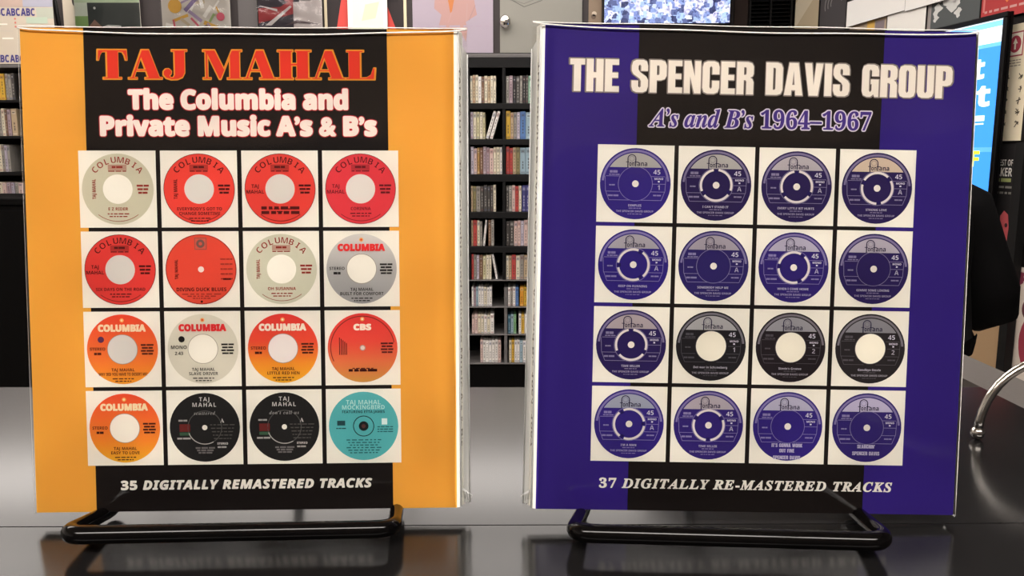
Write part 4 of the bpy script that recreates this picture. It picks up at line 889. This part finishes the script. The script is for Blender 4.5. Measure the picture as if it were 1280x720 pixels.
def walker(b, w_, h_):
    b.rect(0, 0, w_, h_, '262425', 1)
    X = lambda x: (x - 1228) / (1272 - 1228) * w_
    b.text('THE BEST OF', 'sans', w_ * .10, w_ * .68, h_ * .880, h_ * .034, 'e4e0d8', 2); b.text('WALKER', 'sans', w_ * .08, w_ * .68, h_ * .822, h_ * .046, 'f0ece4', 2, off=.01)
    b.greek(w_ * .40, h_ * .790, w_ * .54, h_ * .02, 'a8b070', 2, 3)
    for q in range(2): b.greek(w_ * .40, h_ * (.755 - .032 * q), w_ * .60, h_ * .012, '8a8680', 2, 5)
    b.poly([(w_ * .50, h_ * .60), (w_ * .58, h_ * .63), (w_ * .68, h_ * .61), (w_ * .72, h_ * .54), (w_ * .70, h_ * .46), (w_ * .62, h_ * .36), (w_ * .52, h_ * .28), (w_ * .50, h_ * .36), (w_ * .55, h_ * .45), (w_ * .50, h_ * .50)], 'cc5e62', 3)
    b.poly([(w_ * .51, h_ * .30), (w_ * .62, h_ * .37), (w_ * .58, h_ * .42), (w_ * .53, h_ * .38)], 'dcb44c', 4); b.disc(w_ * .655, h_ * .55, w_ * .035, '3a2426', 4, 12); b.poly([(w_ * .22, h_ * .58), (w_ * .30, h_ * .62), (w_ * .26, h_ * .55)], '6e5850', 3)
wallpic('black_poster', 'black poster with white capitals over a pink and yellow face', 'poster', (1226, 260), (1281, 240), (1258, 180), (1258, 405), walker)
wallpic('black_post', 'narrow black upright strip right of the black poster', 'post', (1250, 400), (1260, 400), (1280, 178), (1255, 520), full('0c0b0b'), off=.045, edge='0c0b0b', th=.03)
def redfig(b, w_, h_):
    b.rect(0, 0, w_, h_, 'c8bcb0', 1); b.disc(w_ * .62, h_ * .60, h_ * .19, '8e3242', 2, 30, .8 * 1.0); b.disc(w_ * .36, h_ * .78, h_ * .055, '5a3038', 3, 20, .8); b.rect(w_ * .45, 0.12 * h_, w_ * .95, h_ * .5, 'a23240', 2); b.disc(w_ * .7, h_ * .74, h_ * .08, 'a84a48', 3, 20, .8)
    b.text('B', 'sans', w_ * .16, w_ * .36, h_ * .9, h_ * .07, '7a3448', 3, off=.03); b.rect(w_ * .42, h_ * .9, w_ * .7, h_ * .97, '7a3448', 3)
wallpic('red_figure_poster', 'pale poster with a rounded dark red shape at the right edge', 'poster', (1260, 400), (1330, 400), (1272, 333), (1268, 560), redfig)
wallpic('beige_board', 'beige board low on the right wall behind the person', 'panel', (1190, 430), (1248, 430), (1230, 400), (1230, 560), full('a08464'))
# lit sign
off = .06; u0, u1 = onwall(1150, 60, off)[0], onwall(1256.5, 100, off)[0]; z1 = onwall(1263, 14, off)[1]; z0 = onwall(1240, 330, off)[1]
t = thing('digital_sign', 'black framed lit sign, blue with white and yellow lettering', 'sign', MR @ Matrix.Translation((u0, -off, z0)))
w_, h_ = u1 - u0, z1 - z0; fw_ = w_ * .036
b = MB(); b.box(0, 0, 0, w_, .01, h_, '0c0b0c'); b.build('backing', M_BEZEL, t)
b = MB()
for a in ((0, 0, w_, fw_), (0, h_ - fw_, w_, h_), (0, fw_, fw_, h_ - fw_), (w_ - fw_ * 1.1, fw_, w_, h_ - fw_)): b.cbox(a[0], -.014, a[1], a[2], .0, a[3], .003, '0c0b0c')
b.build('frame', M_BEZEL, t)
b = MB(); b.LS = 4e-4; b.Y0 = -.004; f2 = fw_; BL = '3d8ee6'
b.rect(f2, f2, w_ - f2, h_ - f2, BL, 0)
def Z(py): return onwall(1235, py, off)[1] - z0
def U(px, py): return onwall(px, py, off)[0] - u0
b.rect(f2, Z(56), w_ - f2, h_ - f2, 'f6fbff', 1); b.rect(f2, Z(36), w_ - f2, Z(29), '7cc0ea', 2); b.rect(f2, Z(60), w_ - f2, Z(55), '68b4ee', 2)
b.text('ct', 'sans', U(1204, 125), U(1238, 125), Z(132), Z(106) - Z(132), 'f8fcff', 3, off=.02); b.text('t', 'sans', U(1219, 85), U(1232, 85), Z(97), Z(72) - Z(97), 'f8fcff', 3, off=.02)
b.greek(U(1214, 150), Z(151), U(1230, 150) - U(1195, 150), Z(144) - Z(151), 'dceeff', 3, 3); b.rect(U(1190, 155), Z(155.5), U(1231, 155), Z(153.5), 'dceeff', 3)
b.text('F', 'sans', U(1215, 200), U(1225, 200), Z(208), Z(189) - Z(208), 'f4e83c', 3, off=.02); b.rect(f2, Z(190), w_ - f2, Z(184), '5aa4ee', 2)
b.build('screen', M_SCREEN, t)['label'] = 'lit blue screen with white words'

# ------------------------------------------------------------------ person at the right, in black
PY = 2.15
px0 = at(1128, 260, PY).x
t = thing('person', 'person in a black coat standing behind the blue album, back turned', 'person', Matrix.Translation((px0, PY, 0)) @ Matrix.Diagonal((1, 1, .952, 1)))
def skin(name, chains, m, parent, sub=2):
    """chains: lists of (point, radius); the first starts at the root, others name the point they start from"""
    vs, es, rs = [], [], []; idx = {}
    for ch in chains:
        prev = None
        for p, r in ch:
            k = tuple(round(q, 4) for q in p)
            if k not in idx: idx[k] = len(vs); vs.append(p); rs.append(r)
            if prev is not None and (prev, idx[k]) not in es: es.append((prev, idx[k]))
            prev = idx[k]
    me = bpy.data.meshes.new(name); me.from_pydata(vs, es, []); o = bpy.data.objects.new(name, me); C.objects.link(o)
    md = o.modifiers.new('skin', 'SKIN'); md.use_smooth_shade = True
    for v, r in zip(me.skin_vertices[0].data, rs): v.radius = (r, r) if not isinstance(r, tuple) else r
    me.skin_vertices[0].data[0].use_root = True
    s = o.modifiers.new('sub', 'SUBSURF'); s.levels = sub; s.render_levels = sub
    bpy.context.view_layer.update(); e = o.evaluated_get(bpy.context.evaluated_depsgraph_get()); m2 = bpy.data.meshes.new_from_object(e)
    o.modifiers.clear(); o.data = m2; m2.materials.clear(); m2.materials.append(m); o.parent = parent; return o
M_SKIN = mat('skin', 'd2a288', .55, noise=.05, scale=30); M_COAT = mat('black_coat_cloth', '060506', .9, spec=.15, noise=.3, scale=60, bump=.4); M_TROUS = mat('beige_trousers', 'a88a66', .8, noise=.1, scale=80); M_HAIR = mat('black_hair', '120f0e', .5, noise=.3, scale=120); M_SHOE = mat('black_shoe', '141213', .4, noise=.1)
def hand(o, s, d=(0, 0, -1)):
    o = Vector(o); ch = []; base = tuple(o + Vector((0, 0, -.03)))
    for k, (dx, L) in enumerate(((-.022, .062), (-.007, .072), (.008, .067), (.022, .052))):
        q = o + Vector((s * .004, dx, -.07)); ch.append([(base, .017), (tuple(q), .009), (tuple(q + Vector((-s * .006, dx * .1, -L * .5))), .0078), (tuple(q + Vector((-s * .02, dx * .1, -L * .92))), .0065)])
    ch.append([(base, .017), (tuple(o + Vector((-s * .01, -.034, -.05))), .0105), (tuple(o + Vector((-s * .016, -.045, -.082))), .0085)])
    return ch, base
sc_ = 1.0
pel = (0, 0, .76); ch = [[(pel, (.13, .10)), ((0, .0, .90), (.12, .09)), ((0, -.01, 1.03), (.135, .095)), ((0, -.01, 1.13), (.12, .085)), ((0, -.005, 1.19), .05), ((0, .01, 1.24), .046), ((0, .015, 1.31), (.068, .08)), ((0, .015, 1.38), (.075, .088)), ((0, .01, 1.44), (.055, .065))]]
for s in (-1, 1):
    sh = (s * .145, -.01, 1.115); el = (s * .235, -.02, .845); wr = (s * .12, .19, .88); hc, hb = hand((wr[0], wr[1], wr[2] - .02), s)
    ch.append([((0, -.01, 1.13), (.12, .085)), (sh, .05), (el, .037), (wr, .027), (hb, .017)]); ch += hc
    ch.append([(pel, (.13, .10)), ((s * .08, 0, .68), .075), ((s * .085, -.01, .41), .052), ((s * .085, .015, .10), .036), ((s * .085, -.0, .05), .036), ((s * .09, .12, .03), .03)])
skin('body', ch, M_SKIN, t)
# face details turned to the back wall (away from the camera)
b = MB()
def ell(cx, cy, z, rx, ry, n=28, wob=0.0, ph=0.0): return [(cx + rx * math.cos(2 * PI * i / n) * (1 + wob * math.sin(5 * 2 * PI * i / n + ph)), cy + ry * math.sin(2 * PI * i / n) * (1 + wob * math.sin(4 * 2 * PI * i / n + ph)), z) for i in range(n)]
# coat: torso
rings = []
for z, rx, ry in ((.70, .205, .165), (.74, .20, .16), (.85, .185, .145), (.95, .172, .13), (1.05, .18, .125), (1.11, .182, .115), (1.15, .15, .095), (1.18, .10, .075), (1.215, .062, .06)):
    r_ = ell(0, 0, z, rx, ry, 36, .03 if z < 1.1 else 0, z * 9)
    if z == .70: r_ = [(x, y, z - .02 * (x < .0) + .010 * math.sin(i * 2.3) * (x > .02) + .085 * (x > .02)) for i, (x, y, z) in enumerate(r_)]
    rings.append(r_)
b.loft(rings, '060506', caps=False)
b.build('coat', M_COAT, t)['label'] = 'black thigh-length coat'
for s in (-1, 1):
    chn = [Vector(p) for p in ((s * .10, -.01, 1.155), (s * .155, -.01, 1.12), (s * .185, -.005, 1.05), (s * .212, -.01, .97), (s * .235, -.018, .90), (s * .243, -.012, .855), (s * .232, .02, .842), (s * .20, .075, .85), (s * .13, .17, .877))]
    b = MB(); b.tube(chn, [.055, .068, .066, .066, .066, .066, .064, .056, .044], '060506', 20); b.build('sleeve', M_COAT, t)
for s in (-1, 1):
    b = MB(); b.tube([(s * .075, 0, .80), (s * .083, 0, .68), (s * .086, -.01, .41), (s * .086, .008, .09)], [.098, .09, .068, .055], 'a88a66', 20); b.build('trouser_leg', M_TROUS, t)
    b = MB(); b.loft([ell(s * .09, .055, 0, .045, .125), ell(s * .09, .055, .03, .045, .125), ell(s * .088, .04, .06, .04, .10), ell(s * .086, .01, .09, .036, .05)], '141213'); b.build('shoe', M_SHOE, t)
b = MB(); rg = []
for k in range(9):
    a = PI / 2 * k / 8; rg.append(ell(0, .0 - .006, 1.385 + .085 * math.sin(a), .084 * math.cos(a) + .002, .10 * math.cos(a) + .002, 28, .02, k))
rg = [ell(0, -.035, 1.22, .075, .05, 28, .06), ell(0, -.03, 1.30, .08, .068, 28, .05)] + rg
b.loft(rg, '120f0e'); b.build('hair', M_HAIR, t)
b = MB()
for s in (-1, 1): b.ball((s * .032, .098, 1.365), .011, 'f0ece8', 12, 8); b.ball((s * .032, .106, 1.365), .005, '1c1614', 10, 6)
b.ball((0, .105, 1.335), .014, 'd2a288', 12, 8, (.8, 1, 1.5)); b.ball((0, .095, 1.302), .02, 'a85a52', 12, 8, (1.1, .5, .35))
for s in (-1, 1): b.ball((s * .08, .01, 1.35), .022, 'd2a288', 12, 8, (.4, .7, 1.3))
b.build('face', mat('face_features', None, .5), t)
